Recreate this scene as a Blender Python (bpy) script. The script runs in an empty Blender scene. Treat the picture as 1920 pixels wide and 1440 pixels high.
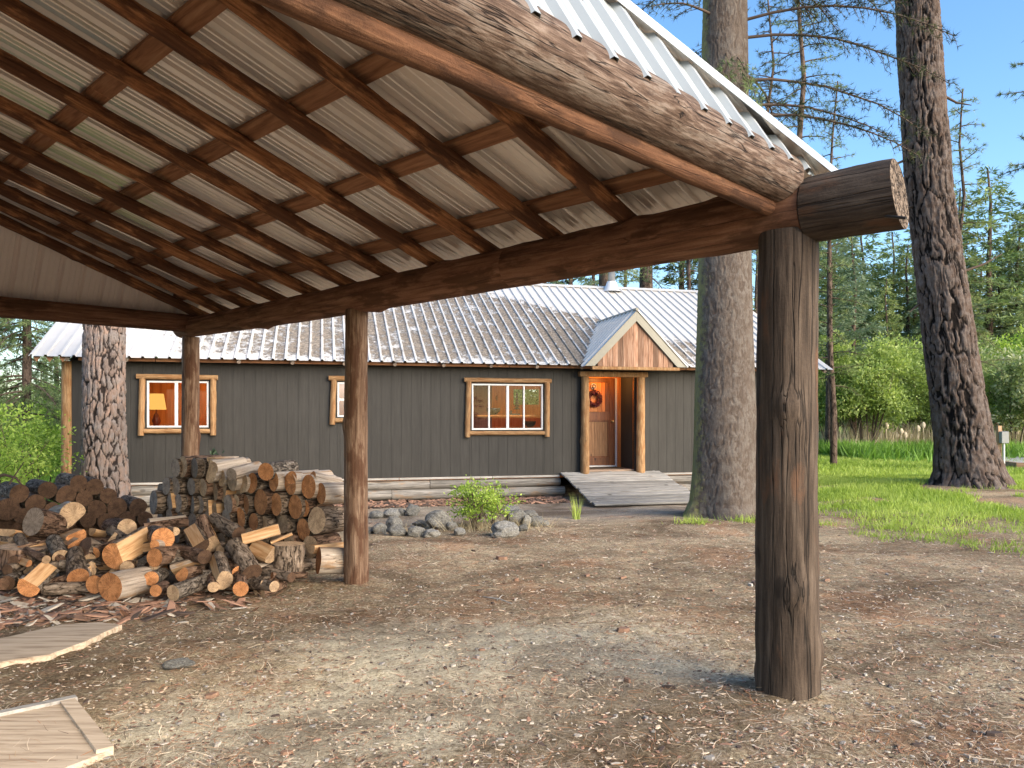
import bpy, bmesh, math, random
import numpy as np
from mathutils import Vector, Matrix, Quaternion

random.seed(7)
RNG = np.random.default_rng(7)
SC = bpy.context.scene
COL = SC.collection

# ---------------------------------------------------------------- camera
HC, FPX, UC, VH = 1.6, 1442.0, 960.0, 782.0     # eye height, focal length in photo pixels, centre column, horizon row
cam = bpy.data.cameras.new("camera")
cam.sensor_width = 36.0
cam.lens = FPX / 1920.0 * 36.0
cam.shift_y = (VH - 720.0) / 1920.0
cam.clip_start = 0.05
cam.clip_end = 2000.0
camo = bpy.data.objects.new("camera", cam)
camo.location = (0, 0, HC)
camo.rotation_euler = (math.radians(90), 0, 0)
COL.objects.link(camo)
SC.camera = camo

# ---------------------------------------------------------------- sky, sun, exposure
SUN_EL, SUN_AZ = 24.0, 130.0        # degrees; azimuth from +Y towards +X
W = bpy.data.worlds.new("World"); SC.world = W; W.use_nodes = True
wn = W.node_tree; wn.nodes.clear()
sky = wn.nodes.new("ShaderNodeTexSky"); sky.sky_type = 'NISHITA'; sky.sun_disc = False
sky.sun_elevation = math.radians(SUN_EL); sky.sun_rotation = math.radians(SUN_AZ)
sky.air_density = 1.0; sky.dust_density = 1.3; sky.ozone_density = 2.0
bg = wn.nodes.new("ShaderNodeBackground"); bg.inputs[1].default_value = 0.15
wo = wn.nodes.new("ShaderNodeOutputWorld")
hs = wn.nodes.new('ShaderNodeHueSaturation'); hs.inputs['Saturation'].default_value = 1.2; wn.links.new(sky.outputs[0], hs.inputs['Color']); wn.links.new(hs.outputs[0], bg.inputs[0]); wn.links.new(bg.outputs[0], wo.inputs[0])
sl = bpy.data.lights.new("sun", 'SUN'); sl.energy = 3.2; sl.angle = math.radians(55); sl.color = (1.0, 0.86, 0.68)
so = bpy.data.objects.new("sun", sl)
sd = Vector((math.sin(math.radians(SUN_AZ)) * math.cos(math.radians(SUN_EL)), math.cos(math.radians(SUN_AZ)) * math.cos(math.radians(SUN_EL)), math.sin(math.radians(SUN_EL))))
so.rotation_euler = sd.to_track_quat('Z', 'Y').to_euler(); so.location = (0, 0, 30)
COL.objects.link(so)
SC.view_settings.view_transform = 'Standard'; SC.view_settings.look = 'None'
SC.view_settings.exposure = 1.3; SC.view_settings.gamma = 1.0; SC.view_settings.use_curve_mapping = False
SC.render.engine = 'CYCLES'
SC.cycles.max_bounces = 10; SC.cycles.diffuse_bounces = 7; SC.cycles.transparent_max_bounces = 24
SC.cycles.use_denoising = True
SC.cycles.sample_clamp_indirect = 8.0

# ---------------------------------------------------------------- small maths
def at(u, v, y):
    """the point at distance y in front of the eye that the photograph shows at (u, v)"""
    return Vector(((u - UC) / FPX * y, y, HC - (v - VH) / FPX * y))
def uv_of(p):
    return (UC + FPX * p[0] / p[1], VH - FPX * (p[2] - HC) / p[1]) if p[1] > 0.1 else (-9999, 0)
def smooth(x, a, b):
    t = np.clip((x - a) / (b - a), 0, 1); return t * t * (3 - 2 * t)
def _h(ix, iy, s):
    n = (ix.astype(np.int64) * 374761393 + iy.astype(np.int64) * 668265263 + s * 1442695041) & 0x7fffffff
    n = ((n ^ (n >> 13)) * 1274126177) & 0x7fffffff
    return ((n ^ (n >> 16)) & 0xffff) / 65535.0
def vnoise(x, y, s=0, px=0):
    x = np.asarray(x, float); y = np.asarray(y, float)
    ix = np.floor(x); iy = np.floor(y); fx = x - ix; fy = y - iy
    fx = fx * fx * (3 - 2 * fx); fy = fy * fy * (3 - 2 * fy)
    w = (lambda a: np.mod(a, px)) if px else (lambda a: a)
    a = _h(w(ix), iy, s); b = _h(w(ix + 1), iy, s); c = _h(w(ix), iy + 1, s); d = _h(w(ix + 1), iy + 1, s)
    return (a * (1 - fx) + b * fx) * (1 - fy) + (c * (1 - fx) + d * fx) * fy
def fbm(x, y, s=0, o=4, px=0):
    t = 0; a = 0.5; f = 1
    for k in range(o):
        t = t + a * vnoise(np.asarray(x) * f, np.asarray(y) * f, s + k * 17, px * f); a *= 0.5; f *= 2
    return t
def worley(x, y, s=0, px=0):
    """distance to the nearest cell border (F2-F1) and a random value per cell"""
    ix = np.floor(x); iy = np.floor(y)
    f1 = np.full(x.shape, 9.0); f2 = f1.copy(); cid = np.zeros(x.shape)
    for dx in (-1, 0, 1):
        for dy in (-1, 0, 1):
            cx = ix + dx; cy = iy + dy; wx = np.mod(cx, px) if px else cx
            hx = cx + 0.12 + 0.76 * _h(wx, cy, s); hy = cy + 0.12 + 0.76 * _h(wx, cy, s + 5)
            d = np.hypot(hx - x, hy - y)
            n = d < f1
            f2 = np.where(n, f1, np.minimum(f2, d)); cid = np.where(n, _h(wx, cy, s + 9), cid); f1 = np.where(n, d, f1)
    return f2 - f1, cid

def ground_h(x, y):
    x = np.asarray(x, float); y = np.asarray(y, float)
    h = -0.12 * smooth(y, 9, 13.5) * (1 - smooth(x, 3.8, 7))
    h = h + 0.10 * smooth(x, 4.5, 8.5) * smooth(y, 9, 15)
    h = h - 0.10 * smooth(-x, 9, 14) * smooth(y, 10, 18)
    h = h + 0.05 * (fbm(x * 0.35, y * 0.35, 3) - 0.47) * smooth(y, 2, 5)
    h = h + 0.022 * (fbm(x * 1.7, y * 1.7, 11) - 0.47) + 0.012 * (fbm(x * 6, y * 6, 21, 3) - 0.44)
    d = np.hypot(x, y)
    h = h + 2.2 * smooth(d, 70, 260) * fbm(x * 0.01, y * 0.01, 31, 3)
    for (cx, cy, r, k) in ((1.6, 4.45, 0.32, 0.035), (-1.49, 7.4, 0.28, 0.04), (3.43, 12.7, 1.5, 0.10), (9.5, 16.0, 1.8, 0.10), (-6.85, 12.9, 1.2, 0.08)):
        h = h + k * np.exp(-((x - cx) ** 2 + (y - cy) ** 2) / (r * r))
    return h
def gh(x, y): return float(ground_h(np.array([x]), np.array([y]))[0])

# ---------------------------------------------------------------- object helpers
def tag(o, label=None, cat=None, group=None, kind=None):
    if label: o['label'] = label
    if cat: o['category'] = cat
    if group: o['group'] = group
    if kind: o['kind'] = kind
    return o
def link(name, me, parent=None, mats=()):
    if mats:
        if len(me.materials): me.materials.clear()
        for m in mats: me.materials.append(m)
    o = bpy.data.objects.new(name, me); COL.objects.link(o)
    if parent is not None: o.parent = parent
    return o
def empty(name, loc=(0, 0, 0), rz=0.0):
    o = bpy.data.objects.new(name, None); COL.objects.link(o); o.location = loc; o.rotation_euler = (0, 0, rz)
    o.empty_display_size = 0.2
    return o
def again(o, parent=None):
    c = o.copy(); COL.objects.link(c); c.parent = parent if parent is not None else o.parent
    return c
def np_mesh(name, V, F, smooth_shade=False, mi=None):
    V = np.ascontiguousarray(V, dtype=np.float32); F = np.ascontiguousarray(F, dtype=np.int32)
    me = bpy.data.meshes.new(name); k = F.shape[1]
    me.vertices.add(len(V)); me.vertices.foreach_set('co', V.ravel())
    me.loops.add(F.size); me.loops.foreach_set('vertex_index', F.ravel())
    me.polygons.add(len(F))
    me.polygons.foreach_set('loop_start', np.arange(0, F.size, k, dtype=np.int32))
    me.polygons.foreach_set('loop_total', np.full(len(F), k, dtype=np.int32))
    if mi is not None: me.polygons.foreach_set('material_index', np.asarray(mi, dtype=np.int32))
    me.polygons.foreach_set('use_smooth', np.full(len(F), smooth_shade))
    me.update(calc_edges=True)
    return me
def vattr(me, name, vals):
    a = me.attributes.new(name, 'FLOAT', 'POINT'); a.data.foreach_set('value', np.asarray(vals, dtype=np.float32))
class MB:
    def __init__(s): s.v = []; s.f = []; s.m = []; s.s = []
    def add(s, v, f, m=0, sm=False):
        b = len(s.v); s.v += [tuple(p) for p in v]; s.f += [tuple(b + i for i in q) for q in f]; s.m += [m] * len(f); s.s += [sm] * len(f)
    def box(s, x0, x1, y0, y1, z0, z1, m=0, M=None):
        v = [Vector(p) for p in ((x0, y0, z0), (x1, y0, z0), (x1, y1, z0), (x0, y1, z0), (x0, y0, z1), (x1, y0, z1), (x1, y1, z1), (x0, y1, z1))]
        if M is not None: v = [M @ p for p in v]
        s.add(v, [(3, 2, 1, 0), (4, 5, 6, 7), (0, 1, 5, 4), (1, 2, 6, 5), (2, 3, 7, 6), (3, 0, 4, 7)], m)
    def tube(s, pts, rad, seg=8, m=0, cap=True):
        pts = [Vector(p) for p in pts]; v = []; up = None
        for i, p in enumerate(pts):
            d = (pts[min(i + 1, len(pts) - 1)] - pts[max(i - 1, 0)]).normalized()
            if up is None: up = d.orthogonal().normalized()
            up = (up - d * up.dot(d)).normalized(); w = d.cross(up)
            r = rad[i] if hasattr(rad, '__len__') else rad
            for k in range(seg):
                a = 2 * math.pi * k / seg; v.append(p + (up * math.cos(a) + w * math.sin(a)) * r)
        f = [(i * seg + k, i * seg + (k + 1) % seg, (i + 1) * seg + (k + 1) % seg, (i + 1) * seg + k) for i in range(len(pts) - 1) for k in range(seg)]
        s.add(v, f, m, True)
        if cap:
            b = (len(pts) - 1) * seg
            s.add([v[k] for k in range(seg)], [tuple(range(seg - 1, -1, -1))], m); s.add([v[b + k] for k in range(seg)], [tuple(range(seg))], m)
    def lathe(s, prof, c=(0, 0, 0), seg=20, m=0):
        v = [(c[0] + r * math.cos(2 * math.pi * k / seg), c[1] + r * math.sin(2 * math.pi * k / seg), c[2] + z) for r, z in prof for k in range(seg)]
        s.add(v, [(i * seg + k, i * seg + (k + 1) % seg, (i + 1) * seg + (k + 1) % seg, (i + 1) * seg + k) for i in range(len(prof) - 1) for k in range(seg)], m, True)
    def mesh(s, name):
        me = bpy.data.meshes.new(name); me.from_pydata(s.v, [], s.f)
        me.polygons.foreach_set('material_index', s.m); me.polygons.foreach_set('use_smooth', s.s); me.update()
        return me
    def build(s, name, mats, parent=None):
        return link(name, s.mesh(name), parent, mats if isinstance(mats, (list, tuple)) else [mats])
def bevel(o_or_me, w=0.004, seg=1):
    me = o_or_me.data if hasattr(o_or_me, 'data') else o_or_me
    bm = bmesh.new(); bm.from_mesh(me)
    bmesh.ops.bevel(bm, geom=list(bm.edges), offset=w, segments=seg, affect='EDGES', clamp_overlap=True)
    bm.to_mesh(me); bm.free(); me.update()
    return o_or_me

# ---------------------------------------------------------------- material helpers
def nd(nt, t, props=None, **ins):
    n = nt.nodes.new('ShaderNode' + t)
    for k, v in (props or {}).items(): setattr(n, k, v)
    for k, v in ins.items():
        key = int(k[1:]) if k[0] == 'i' and k[1:].isdigit() else k.replace('_', ' ')
        if isinstance(v, bpy.types.NodeSocket): nt.links.new(v, n.inputs[key])
        else: n.inputs[key].default_value = v
    return n
def c4(c): return (c[0], c[1], c[2], 1.0)
def mixc(nt, f, a, b, blend='MIX'):
    n = nd(nt, 'Mix', {'data_type': 'RGBA', 'blend_type': blend})
    for i, v in ((0, f), (6, a), (7, b)):
        if isinstance(v, bpy.types.NodeSocket): nt.links.new(v, n.inputs[i])
        else: n.inputs[i].default_value = c4(v) if i and len(v) == 3 else v
    return n.outputs[2]
def mth(nt, op, a, b=None, c=None, clamp=False):
    n = nd(nt, 'Math', {'operation': op, 'use_clamp': clamp})
    for i, v in enumerate((a, b, c)):
        if v is None: continue
        if isinstance(v, bpy.types.NodeSocket): nt.links.new(v, n.inputs[i])
        else: n.inputs[i].default_value = v
    return n.outputs[0]
def ramp(nt, f, stops, interp='LINEAR'):
    n = nd(nt, 'ValToRGB'); n.color_ramp.interpolation = interp
    e = n.color_ramp.elements
    while len(e) < len(stops): e.new(0.5)
    for el, (p, c) in zip(e, stops):
        el.position = p; el.color = c4(c) if hasattr(c, '__len__') else (c, c, c, 1)
    nt.links.new(f, n.inputs[0]); return n.outputs[0]
def noise(nt, vec, scale, detail=5, rough=0.55, dist=0.0):
    return nd(nt, 'TexNoise', None, Vector=vec, Scale=scale, Detail=detail, Roughness=rough, Distortion=dist).outputs[0]
def mapv(nt, vec, scale=(1, 1, 1), loc=(0, 0, 0)):
    return nd(nt, 'Mapping', None, Vector=vec, Scale=scale, Location=loc).outputs[0]
def new_mat(name, rough=0.8, spec=0.3):
    m = bpy.data.materials.new(name); m.use_nodes = True; nt = m.node_tree
    b = nt.nodes['Principled BSDF']; b.inputs['Roughness'].default_value = rough; b.inputs['Specular IOR Level'].default_value = spec
    return m, nt, b
def objco(nt, rnd=True):
    co = nd(nt, 'TexCoord').outputs['Object']
    if not rnd: return co
    oi = nd(nt, 'ObjectInfo').outputs['Random']
    k = nd(nt, 'VectorMath', {'operation': 'SCALE'}, i0=(37.0, 91.0, 53.0)); nt.links.new(oi, k.inputs['Scale'])
    a = nd(nt, 'VectorMath', {'operation': 'ADD'}, i0=co, i1=k.outputs[0])
    return a.outputs[0]
def bump(nt, b, h, strength=0.5, dist=0.01):
    n = nd(nt, 'Bump', None, Strength=strength, Distance=dist, Height=h); nt.links.new(n.outputs[0], b.inputs['Normal']); return n

def mat_log(name, dark, mid, light, patch=None, patch_amt=0.5, sc=1.0, crack=0.6, bmp=0.6, rough=0.85, var=0.35, stretch=0.07, fuzz=0.0):
    m, nt, b = new_mat(name, rough)
    co = objco(nt)
    s1 = mapv(nt, co, (1, 1, stretch)); s2 = mapv(nt, co, (1, 1, stretch * 0.45)); s3 = mapv(nt, co, (1, 1, 0.3))
    n1 = noise(nt, s1, 26 * sc, 8, 0.62, 0.3)
    col = ramp(nt, n1, [(0.3, dark), (0.5, mid), (0.72, light)])
    n4 = noise(nt, co, 60 * sc, 4, 0.7)
    col = mixc(nt, 0.5, col, mixc(nt, n4, (0.45, 0.45, 0.45), (1.5, 1.5, 1.5)), 'MULTIPLY')
    if patch:
        n2 = noise(nt, s3, 5.5 * sc, 6, 0.62)
        pf = ramp(nt, n2, [(0.60 - 0.25 * patch_amt, 0.0), (0.66 - 0.2 * patch_amt, 1.0)])
        col = mixc(nt, mth(nt, 'MULTIPLY', pf, 0.85), col, mixc(nt, n1, tuple(c * 0.55 for c in patch), tuple(min(1, c * 1.35) for c in patch)))
    n3 = noise(nt, s2, 9 * sc, 4, 0.5)
    ck = mth(nt, 'ABSOLUTE', mth(nt, 'SUBTRACT', n3, 0.5))
    cf = ramp(nt, ck, [(0.0, 1.0), (0.016, 0.0)])
    col = mixc(nt, mth(nt, 'MULTIPLY', cf, crack), col, tuple(c * 0.25 for c in dark))
    # knots
    vo = nd(nt, 'TexVoronoi', None, Vector=mapv(nt, co, (1, 1, 0.55)), Scale=2.6 * sc).outputs[0]
    kf = ramp(nt, vo, [(0.0, 1.0), (0.075, 0.9), (0.11, 0.0)])
    col = mixc(nt, mth(nt, 'MULTIPLY', kf, 0.6), col, tuple(c * 0.5 for c in dark))
    rnd = nd(nt, 'ObjectInfo').outputs['Random']
    hv = nd(nt, 'HueSaturation', None, Color=col, Value=mth(nt, 'MULTIPLY_ADD', rnd, var, 1 - var / 2)).outputs[0]
    nt.links.new(hv, b.inputs['Base Color'])
    h = mth(nt, 'ADD', mth(nt, 'ADD', n1, mth(nt, 'MULTIPLY', n4, 0.35)), mth(nt, 'MULTIPLY', cf, -1.1 * crack))
    bump(nt, b, h, bmp, 0.012)
    return m
def mat_end(name, c0, c1, dark, rough=0.85):
    """sawn end: growth rings round the log's axis, radial checks, a chainsaw's scratches"""
    m, nt, b = new_mat(name, rough)
    co = nd(nt, 'TexCoord').outputs['Object']; cr = objco(nt)
    sx = nd(nt, 'SeparateXYZ', None, Vector=co)
    r = mth(nt, 'SQRT', mth(nt, 'ADD', mth(nt, 'MULTIPLY', sx.outputs[0], sx.outputs[0]), mth(nt, 'MULTIPLY', sx.outputs[1], sx.outputs[1])))
    nz = noise(nt, cr, 9, 4); nf = noise(nt, cr, 55, 4, 0.7)
    ring = mth(nt, 'SINE', mth(nt, 'MULTIPLY_ADD', r, 520.0, mth(nt, 'MULTIPLY', nz, 14.0)))
    ring = mth(nt, 'MULTIPLY_ADD', ring, 0.45, 0.5)
    col = mixc(nt, ring, c0, c1)
    col = mixc(nt, ramp(nt, noise(nt, cr, 14, 5, 0.6), [(0.42, 0.0), (0.62, 0.75)]), col, tuple(0.62 * a for a in c0))
    ang = mth(nt, 'ARCTAN2', sx.outputs[1], sx.outputs[0])
    va = nd(nt, 'CombineXYZ', None, X=mth(nt, 'MULTIPLY', ang, 2.2), Y=mth(nt, 'MULTIPLY', r, 3.0), Z=nd(nt, 'ObjectInfo').outputs['Random']).outputs[0]
    chk = ramp(nt, mth(nt, 'ABSOLUTE', mth(nt, 'SUBTRACT', noise(nt, va, 3.0, 2), 0.5)), [(0.0, 1.0), (0.045, 0.0)])
    col = mixc(nt, mth(nt, 'MULTIPLY', chk, 0.75), col, dark)
    edge = ramp(nt, r, [(0.0, 0.35), (0.012, 0.0)])
    col = mixc(nt, edge, col, dark)
    col = mixc(nt, 0.45, col, mixc(nt, nf, (0.5, 0.5, 0.5), (1.45, 1.45, 1.45)), 'MULTIPLY')
    hv = nd(nt, 'HueSaturation', None, Color=col, Value=mth(nt, 'MULTIPLY_ADD', nd(nt, 'ObjectInfo').outputs['Random'], 0.5, 0.72)).outputs[0]
    nt.links.new(hv, b.inputs['Base Color'])
    bump(nt, b, mth(nt, 'ADD', nf, mth(nt, 'MULTIPLY', chk, -1.0)), 0.5, 0.006)
    return m
def mat_bark(name, dark, mid, light, sc=30, rough=0.95, bmp=0.9, moss=None):
    """rough scaly bark; uses the attribute crack (0 in a fissure, 1 on a plate) where the mesh has one"""
    m, nt, b = new_mat(name, rough, 0.15)
    co = objco(nt)
    n1 = noise(nt, mapv(nt, co, (1, 1, 0.45)), sc, 8, 0.68); n2 = noise(nt, co, sc * 0.22, 5)
    fu = noise(nt, mapv(nt, mixv(nt, co, n1), (1, 1, 0.32)), sc * 0.55, 3, 0.5, 0.6)
    e = ramp(nt, mth(nt, 'ABSOLUTE', mth(nt, 'SUBTRACT', fu, 0.5)), [(0.0, 0.0), (0.05, 1.0)])
    col = ramp(nt, n1, [(0.32, dark), (0.52, mid), (0.7, light)])
    col = mixc(nt, ramp(nt, n2, [(0.4, 0.0), (0.65, 0.6)]), col, tuple(0.6 * a for a in mid))
    col = mixc(nt, mth(nt, 'SUBTRACT', 1.0, e), col, tuple(0.45 * a for a in dark))
    if moss:
        mf = ramp(nt, noise(nt, co, sc * 0.5, 6, 0.7), [(0.52, 0.0), (0.62, 0.8)])
        col = mixc(nt, mf, col, moss)
    hv = nd(nt, 'HueSaturation', None, Color=col, Value=mth(nt, 'MULTIPLY_ADD', nd(nt, 'ObjectInfo').outputs['Random'], 0.4, 0.8)).outputs[0]
    nt.links.new(hv, b.inputs['Base Color'])
    bump(nt, b, mth(nt, 'ADD', mth(nt, 'MULTIPLY', n1, 1.2), e), bmp, 0.012)
    return m
def mixv(nt, co, n):
    k = nd(nt, 'VectorMath', {'operation': 'SCALE'}, i0=(0.05, 0.05, 0.05)); nt.links.new(n, k.inputs['Scale'])
    return nd(nt, 'VectorMath', {'operation': 'ADD'}, i0=co, i1=k.outputs[0]).outputs[0]
def mat_pine(name, crackc, platec, plate2, greyc, moss=None):
    m, nt, b = new_mat(name, 0.95, 0.15)
    co = nd(nt, 'TexCoord').outputs['Object']
    cr = nd(nt, 'Attribute', {'attribute_name': 'crack'}).outputs['Fac']; cid = nd(nt, 'Attribute', {'attribute_name': 'cell'}).outputs['Fac']
    n1 = noise(nt, mapv(nt, co, (1, 1, 0.5)), 38, 8, 0.68); n2 = noise(nt, co, 7, 6, 0.6); n3 = noise(nt, co, 110, 4, 0.7)
    pl = mixc(nt, cid, platec, plate2)
    pl = mixc(nt, ramp(nt, n2, [(0.42, 0.0), (0.6, 0.8)]), pl, greyc)
    pl = mixc(nt, 0.75, pl, mixc(nt, n1, (0.35, 0.35, 0.35), (1.6, 1.6, 1.6)), 'MULTIPLY')
    col = mixc(nt, ramp(nt, mth(nt, 'MULTIPLY_ADD', mth(nt, 'SUBTRACT', n1, 0.5), 0.5, cr), [(0.10, 0.0), (0.55, 1.0)]), crackc, pl)
    col = mixc(nt, 0.5, col, mixc(nt, n3, (0.45, 0.45, 0.45), (1.5, 1.5, 1.5)), 'MULTIPLY')
    if moss:
        mo = nd(nt, 'Attribute', {'attribute_name': 'moss'}).outputs['Fac']
        mf = ramp(nt, mth(nt, 'MULTIPLY_ADD', mo, 0.34, mth(nt, 'SUBTRACT', noise(nt, co, 9, 8, 0.8), 0.30)), [(0.36, 0.0), (0.52, 0.75)])
        col = mixc(nt, mf, col, moss)
    nt.links.new(col, b.inputs['Base Color'])
    bump(nt, b, mth(nt, 'ADD', n1, mth(nt, 'MULTIPLY', n3, 0.4)), 0.9, 0.02)
    return m
def mat_plain(name, col, rough=0.6, spec=0.4, metal=0.0, var=0.15, sc=8, bmp=0.0):
    m, nt, b = new_mat(name, rough, spec); b.inputs['Metallic'].default_value = metal
    co = objco(nt); n = noise(nt, co, sc, 6, 0.6)
    c = mixc(nt, n, tuple(a * (1 - var) for a in col), tuple(min(1, a * (1 + var)) for a in col))
    nt.links.new(c, b.inputs['Base Color'])
    if bmp: bump(nt, b, noise(nt, co, sc * 6, 4), bmp, 0.004)
    return m
def mat_board(name, dark, mid, light, axis='z', sc=1.0, rough=0.8, var=0.4, bmp=0.3, knots=True, spec=0.3, macro=0.0):
    m, nt, b = new_mat(name, rough, spec)
    co = objco(nt)
    k = {'x': (0.08, 1, 1), 'y': (1, 0.08, 1), 'z': (1, 1, 0.08)}[axis]
    n1 = noise(nt, mapv(nt, co, k), 32 * sc, 7, 0.6, 0.4)
    col = ramp(nt, n1, [(0.3, dark), (0.5, mid), (0.72, light)])
    if knots:
        vo = nd(nt, 'TexVoronoi', None, Vector=mapv(nt, co, tuple(0.45 if a < 1 else 1 for a in k)), Scale=3.4 * sc).outputs[0]
        col = mixc(nt, ramp(nt, vo, [(0.0, 0.9), (0.06, 0.8), (0.1, 0.0)]), col, tuple(c * 0.35 for c in dark))
    if macro:
        wp = nd(nt, 'NewGeometry').outputs['Position']; mn_ = noise(nt, mapv(nt, wp, (1, 1, 0.6)), 1.4, 7, 0.7); st_ = noise(nt, mapv(nt, wp, (9, 9, 0.5)), 1.0, 5, 0.6)
        col = mixc(nt, macro, col, mixc(nt, mth(nt, 'MULTIPLY_ADD', mn_, 0.9, mth(nt, 'MULTIPLY_ADD', st_, 0.9, -0.4), True), (0.55, 0.55, 0.54), (1.5, 1.48, 1.44)), 'MULTIPLY')
        sp_ = noise(nt, wp, 26, 2); col = mixc(nt, ramp(nt, sp_, [(0.80, 0.0), (0.83, 0.5)]), col, (0.3, 0.29, 0.27))
    hv = nd(nt, 'HueSaturation', None, Color=col, Value=mth(nt, 'MULTIPLY_ADD', nd(nt, 'ObjectInfo').outputs['Random'], var, 1 - var / 2)).outputs[0]
    nt.links.new(hv, b.inputs['Base Color'])
    bump(nt, b, n1, bmp, 0.005)
    return m
def mat_leaf(name, a, bcol, c, trans=0.35, sc=1.3, rough=0.6):
    m = bpy.data.materials.new(name); m.use_nodes = True; nt = m.node_tree; nt.nodes.clear()
    co = objco(nt)
    n1 = noise(nt, co, sc, 4, 0.6); n2 = nd(nt, 'Attribute', {'attribute_name': 'tint'}).outputs['Fac']
    f = mth(nt, 'MULTIPLY_ADD', n1, 0.8, mth(nt, 'MULTIPLY_ADD', n2, 0.7, -0.25))
    col = ramp(nt, f, [(0.2, a), (0.5, bcol), (0.85, c)])
    d = nd(nt, 'BsdfDiffuse', None, Color=col).outputs[0]
    t = nd(nt, 'BsdfTranslucent', None, Color=mixc(nt, 0.5, col, (1.3, 1.25, 0.5), 'MULTIPLY')).outputs[0]
    g = nd(nt, 'BsdfGlossy', None, Color=(0.6, 0.6, 0.6, 1), Roughness=rough).outputs[0]
    s = nd(nt, 'MixShader', None, i0=trans, i1=d, i2=t).outputs[0]
    s = nd(nt, 'MixShader', None, i0=0.04, i1=s, i2=g).outputs[0]
    o = nd(nt, 'OutputMaterial'); nt.links.new(s, o.inputs[0])
    return m
def mat_glass(name='window glass', refl=1.28):
    m = bpy.data.materials.new(name); m.use_nodes = True; nt = m.node_tree; nt.nodes.clear()
    f = nd(nt, 'Fresnel', None, IOR=refl).outputs[0]
    t = nd(nt, 'BsdfTransparent', None, Color=(0.93, 0.95, 0.94, 1)).outputs[0]
    g = nd(nt, 'BsdfGlossy', None, Color=(0.9, 0.9, 0.9, 1), Roughness=0.02).outputs[0]
    s = nd(nt, 'MixShader', None, i0=f, i1=t, i2=g).outputs[0]
    o = nd(nt, 'OutputMaterial'); nt.links.new(s, o.inputs[0]); return m
def mat_emit(name, col, strength):
    m = bpy.data.materials.new(name); m.use_nodes = True; nt = m.node_tree; nt.nodes.clear()
    e = nd(nt, 'Emission', None, Color=c4(col), Strength=strength).outputs[0]
    o = nd(nt, 'OutputMaterial'); nt.links.new(e, o.inputs[0]); return m

M = {}
M['post_grey'] = mat_log('weathered post', (0.018, 0.012, 0.008), (0.060, 0.042, 0.030), (0.125, 0.094, 0.070), (0.115, 0.060, 0.034), 0.16, 1.0, 0.8, 0.8)
M['post_warm'] = mat_log('warm peeled post', (0.07, 0.036, 0.021), (0.16, 0.098, 0.064), (0.29, 0.205, 0.145), (0.08, 0.035, 0.018), 0.42, 1.6, 0.3, 0.7)
M['beam_brown'] = mat_log('peeled beam', (0.10, 0.043, 0.024), (0.22, 0.105, 0.06), (0.34, 0.185, 0.115), (0.10, 0.045, 0.022), 0.4, 1.1, 0.5, 0.5)
M['tie_log'] = mat_log('scraped tie log', (0.04, 0.022, 0.015), (0.125, 0.082, 0.060), (0.29, 0.225, 0.185), (0.22, 0.175, 0.145), 0.3, 2.3, 0.9, 1.0, stretch=0.11)
M['tie_pole'] = mat_log('reddish tie pole', (0.06, 0.026, 0.014), (0.14, 0.066, 0.036), (0.24, 0.125, 0.07), (0.06, 0.028, 0.016), 0.4, 1.5, 0.5, 0.8)
M['rafter'] = mat_log('pole rafter', (0.13, 0.05, 0.023), (0.33, 0.145, 0.062), (0.56, 0.29, 0.14), (0.09, 0.038, 0.02), 0.7, 1.5, 0.4, 0.9, var=0.3)
M['purlin'] = mat_board('purlin board', (0.13, 0.055, 0.028), (0.25, 0.12, 0.062), (0.36, 0.2, 0.11), 'x', 0.9)
M['honey'] = mat_log('honey peeled log', (0.15, 0.08, 0.036), (0.28, 0.165, 0.08), (0.42, 0.28, 0.15), (0.24, 0.12, 0.05), 0.4, 2.2, 0.4, 0.6)
M['found'] = mat_log('grey foundation log', (0.09, 0.083, 0.075), (0.19, 0.178, 0.163), (0.31, 0.293, 0.27), (0.24, 0.17, 0.115), 0.25, 1.2, 0.6, 0.4)
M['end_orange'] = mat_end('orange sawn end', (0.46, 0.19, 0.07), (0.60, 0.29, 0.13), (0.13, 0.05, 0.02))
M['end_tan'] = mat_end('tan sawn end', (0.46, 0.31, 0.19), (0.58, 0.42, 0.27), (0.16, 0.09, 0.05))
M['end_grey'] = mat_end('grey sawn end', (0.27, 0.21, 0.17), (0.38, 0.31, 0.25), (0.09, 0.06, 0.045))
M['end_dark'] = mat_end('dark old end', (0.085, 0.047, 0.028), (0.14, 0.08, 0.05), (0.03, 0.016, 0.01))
M['bark_dark'] = mat_bark('dark firewood bark', (0.06, 0.043, 0.032), (0.21, 0.16, 0.123), (0.40, 0.33, 0.27), 34)
M['bark_grey'] = mat_bark('grey flaky bark', (0.06, 0.045, 0.036), (0.20, 0.165, 0.135), (0.42, 0.37, 0.32), 42)
M['bark_brown'] = mat_bark('brown firewood bark', (0.07, 0.04, 0.026), (0.21, 0.13, 0.09), (0.36, 0.25, 0.18), 30)
M['peeled'] = mat_log('peeled grey firewood', (0.22, 0.17, 0.13), (0.40, 0.33, 0.27), (0.58, 0.51, 0.44), (0.36, 0.22, 0.12), 0.2, 1.3, 0.7, 0.4)
M['split'] = mat_board('split fresh wood', (0.33, 0.16, 0.065), (0.52, 0.31, 0.155), (0.68, 0.48, 0.29), 'z', 1.2, bmp=0.6, knots=False)
M['pine_a'] = mat_pine('ponderosa bark', (0.022, 0.017, 0.016), (0.27, 0.19, 0.155), (0.15, 0.12, 0.11), (0.20, 0.18, 0.175))
M['pine_b'] = mat_pine('mossy fir bark', (0.085, 0.066, 0.055), (0.118, 0.094, 0.078), (0.086, 0.069, 0.059), (0.145, 0.128, 0.114), (0.24, 0.235, 0.09))
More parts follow.
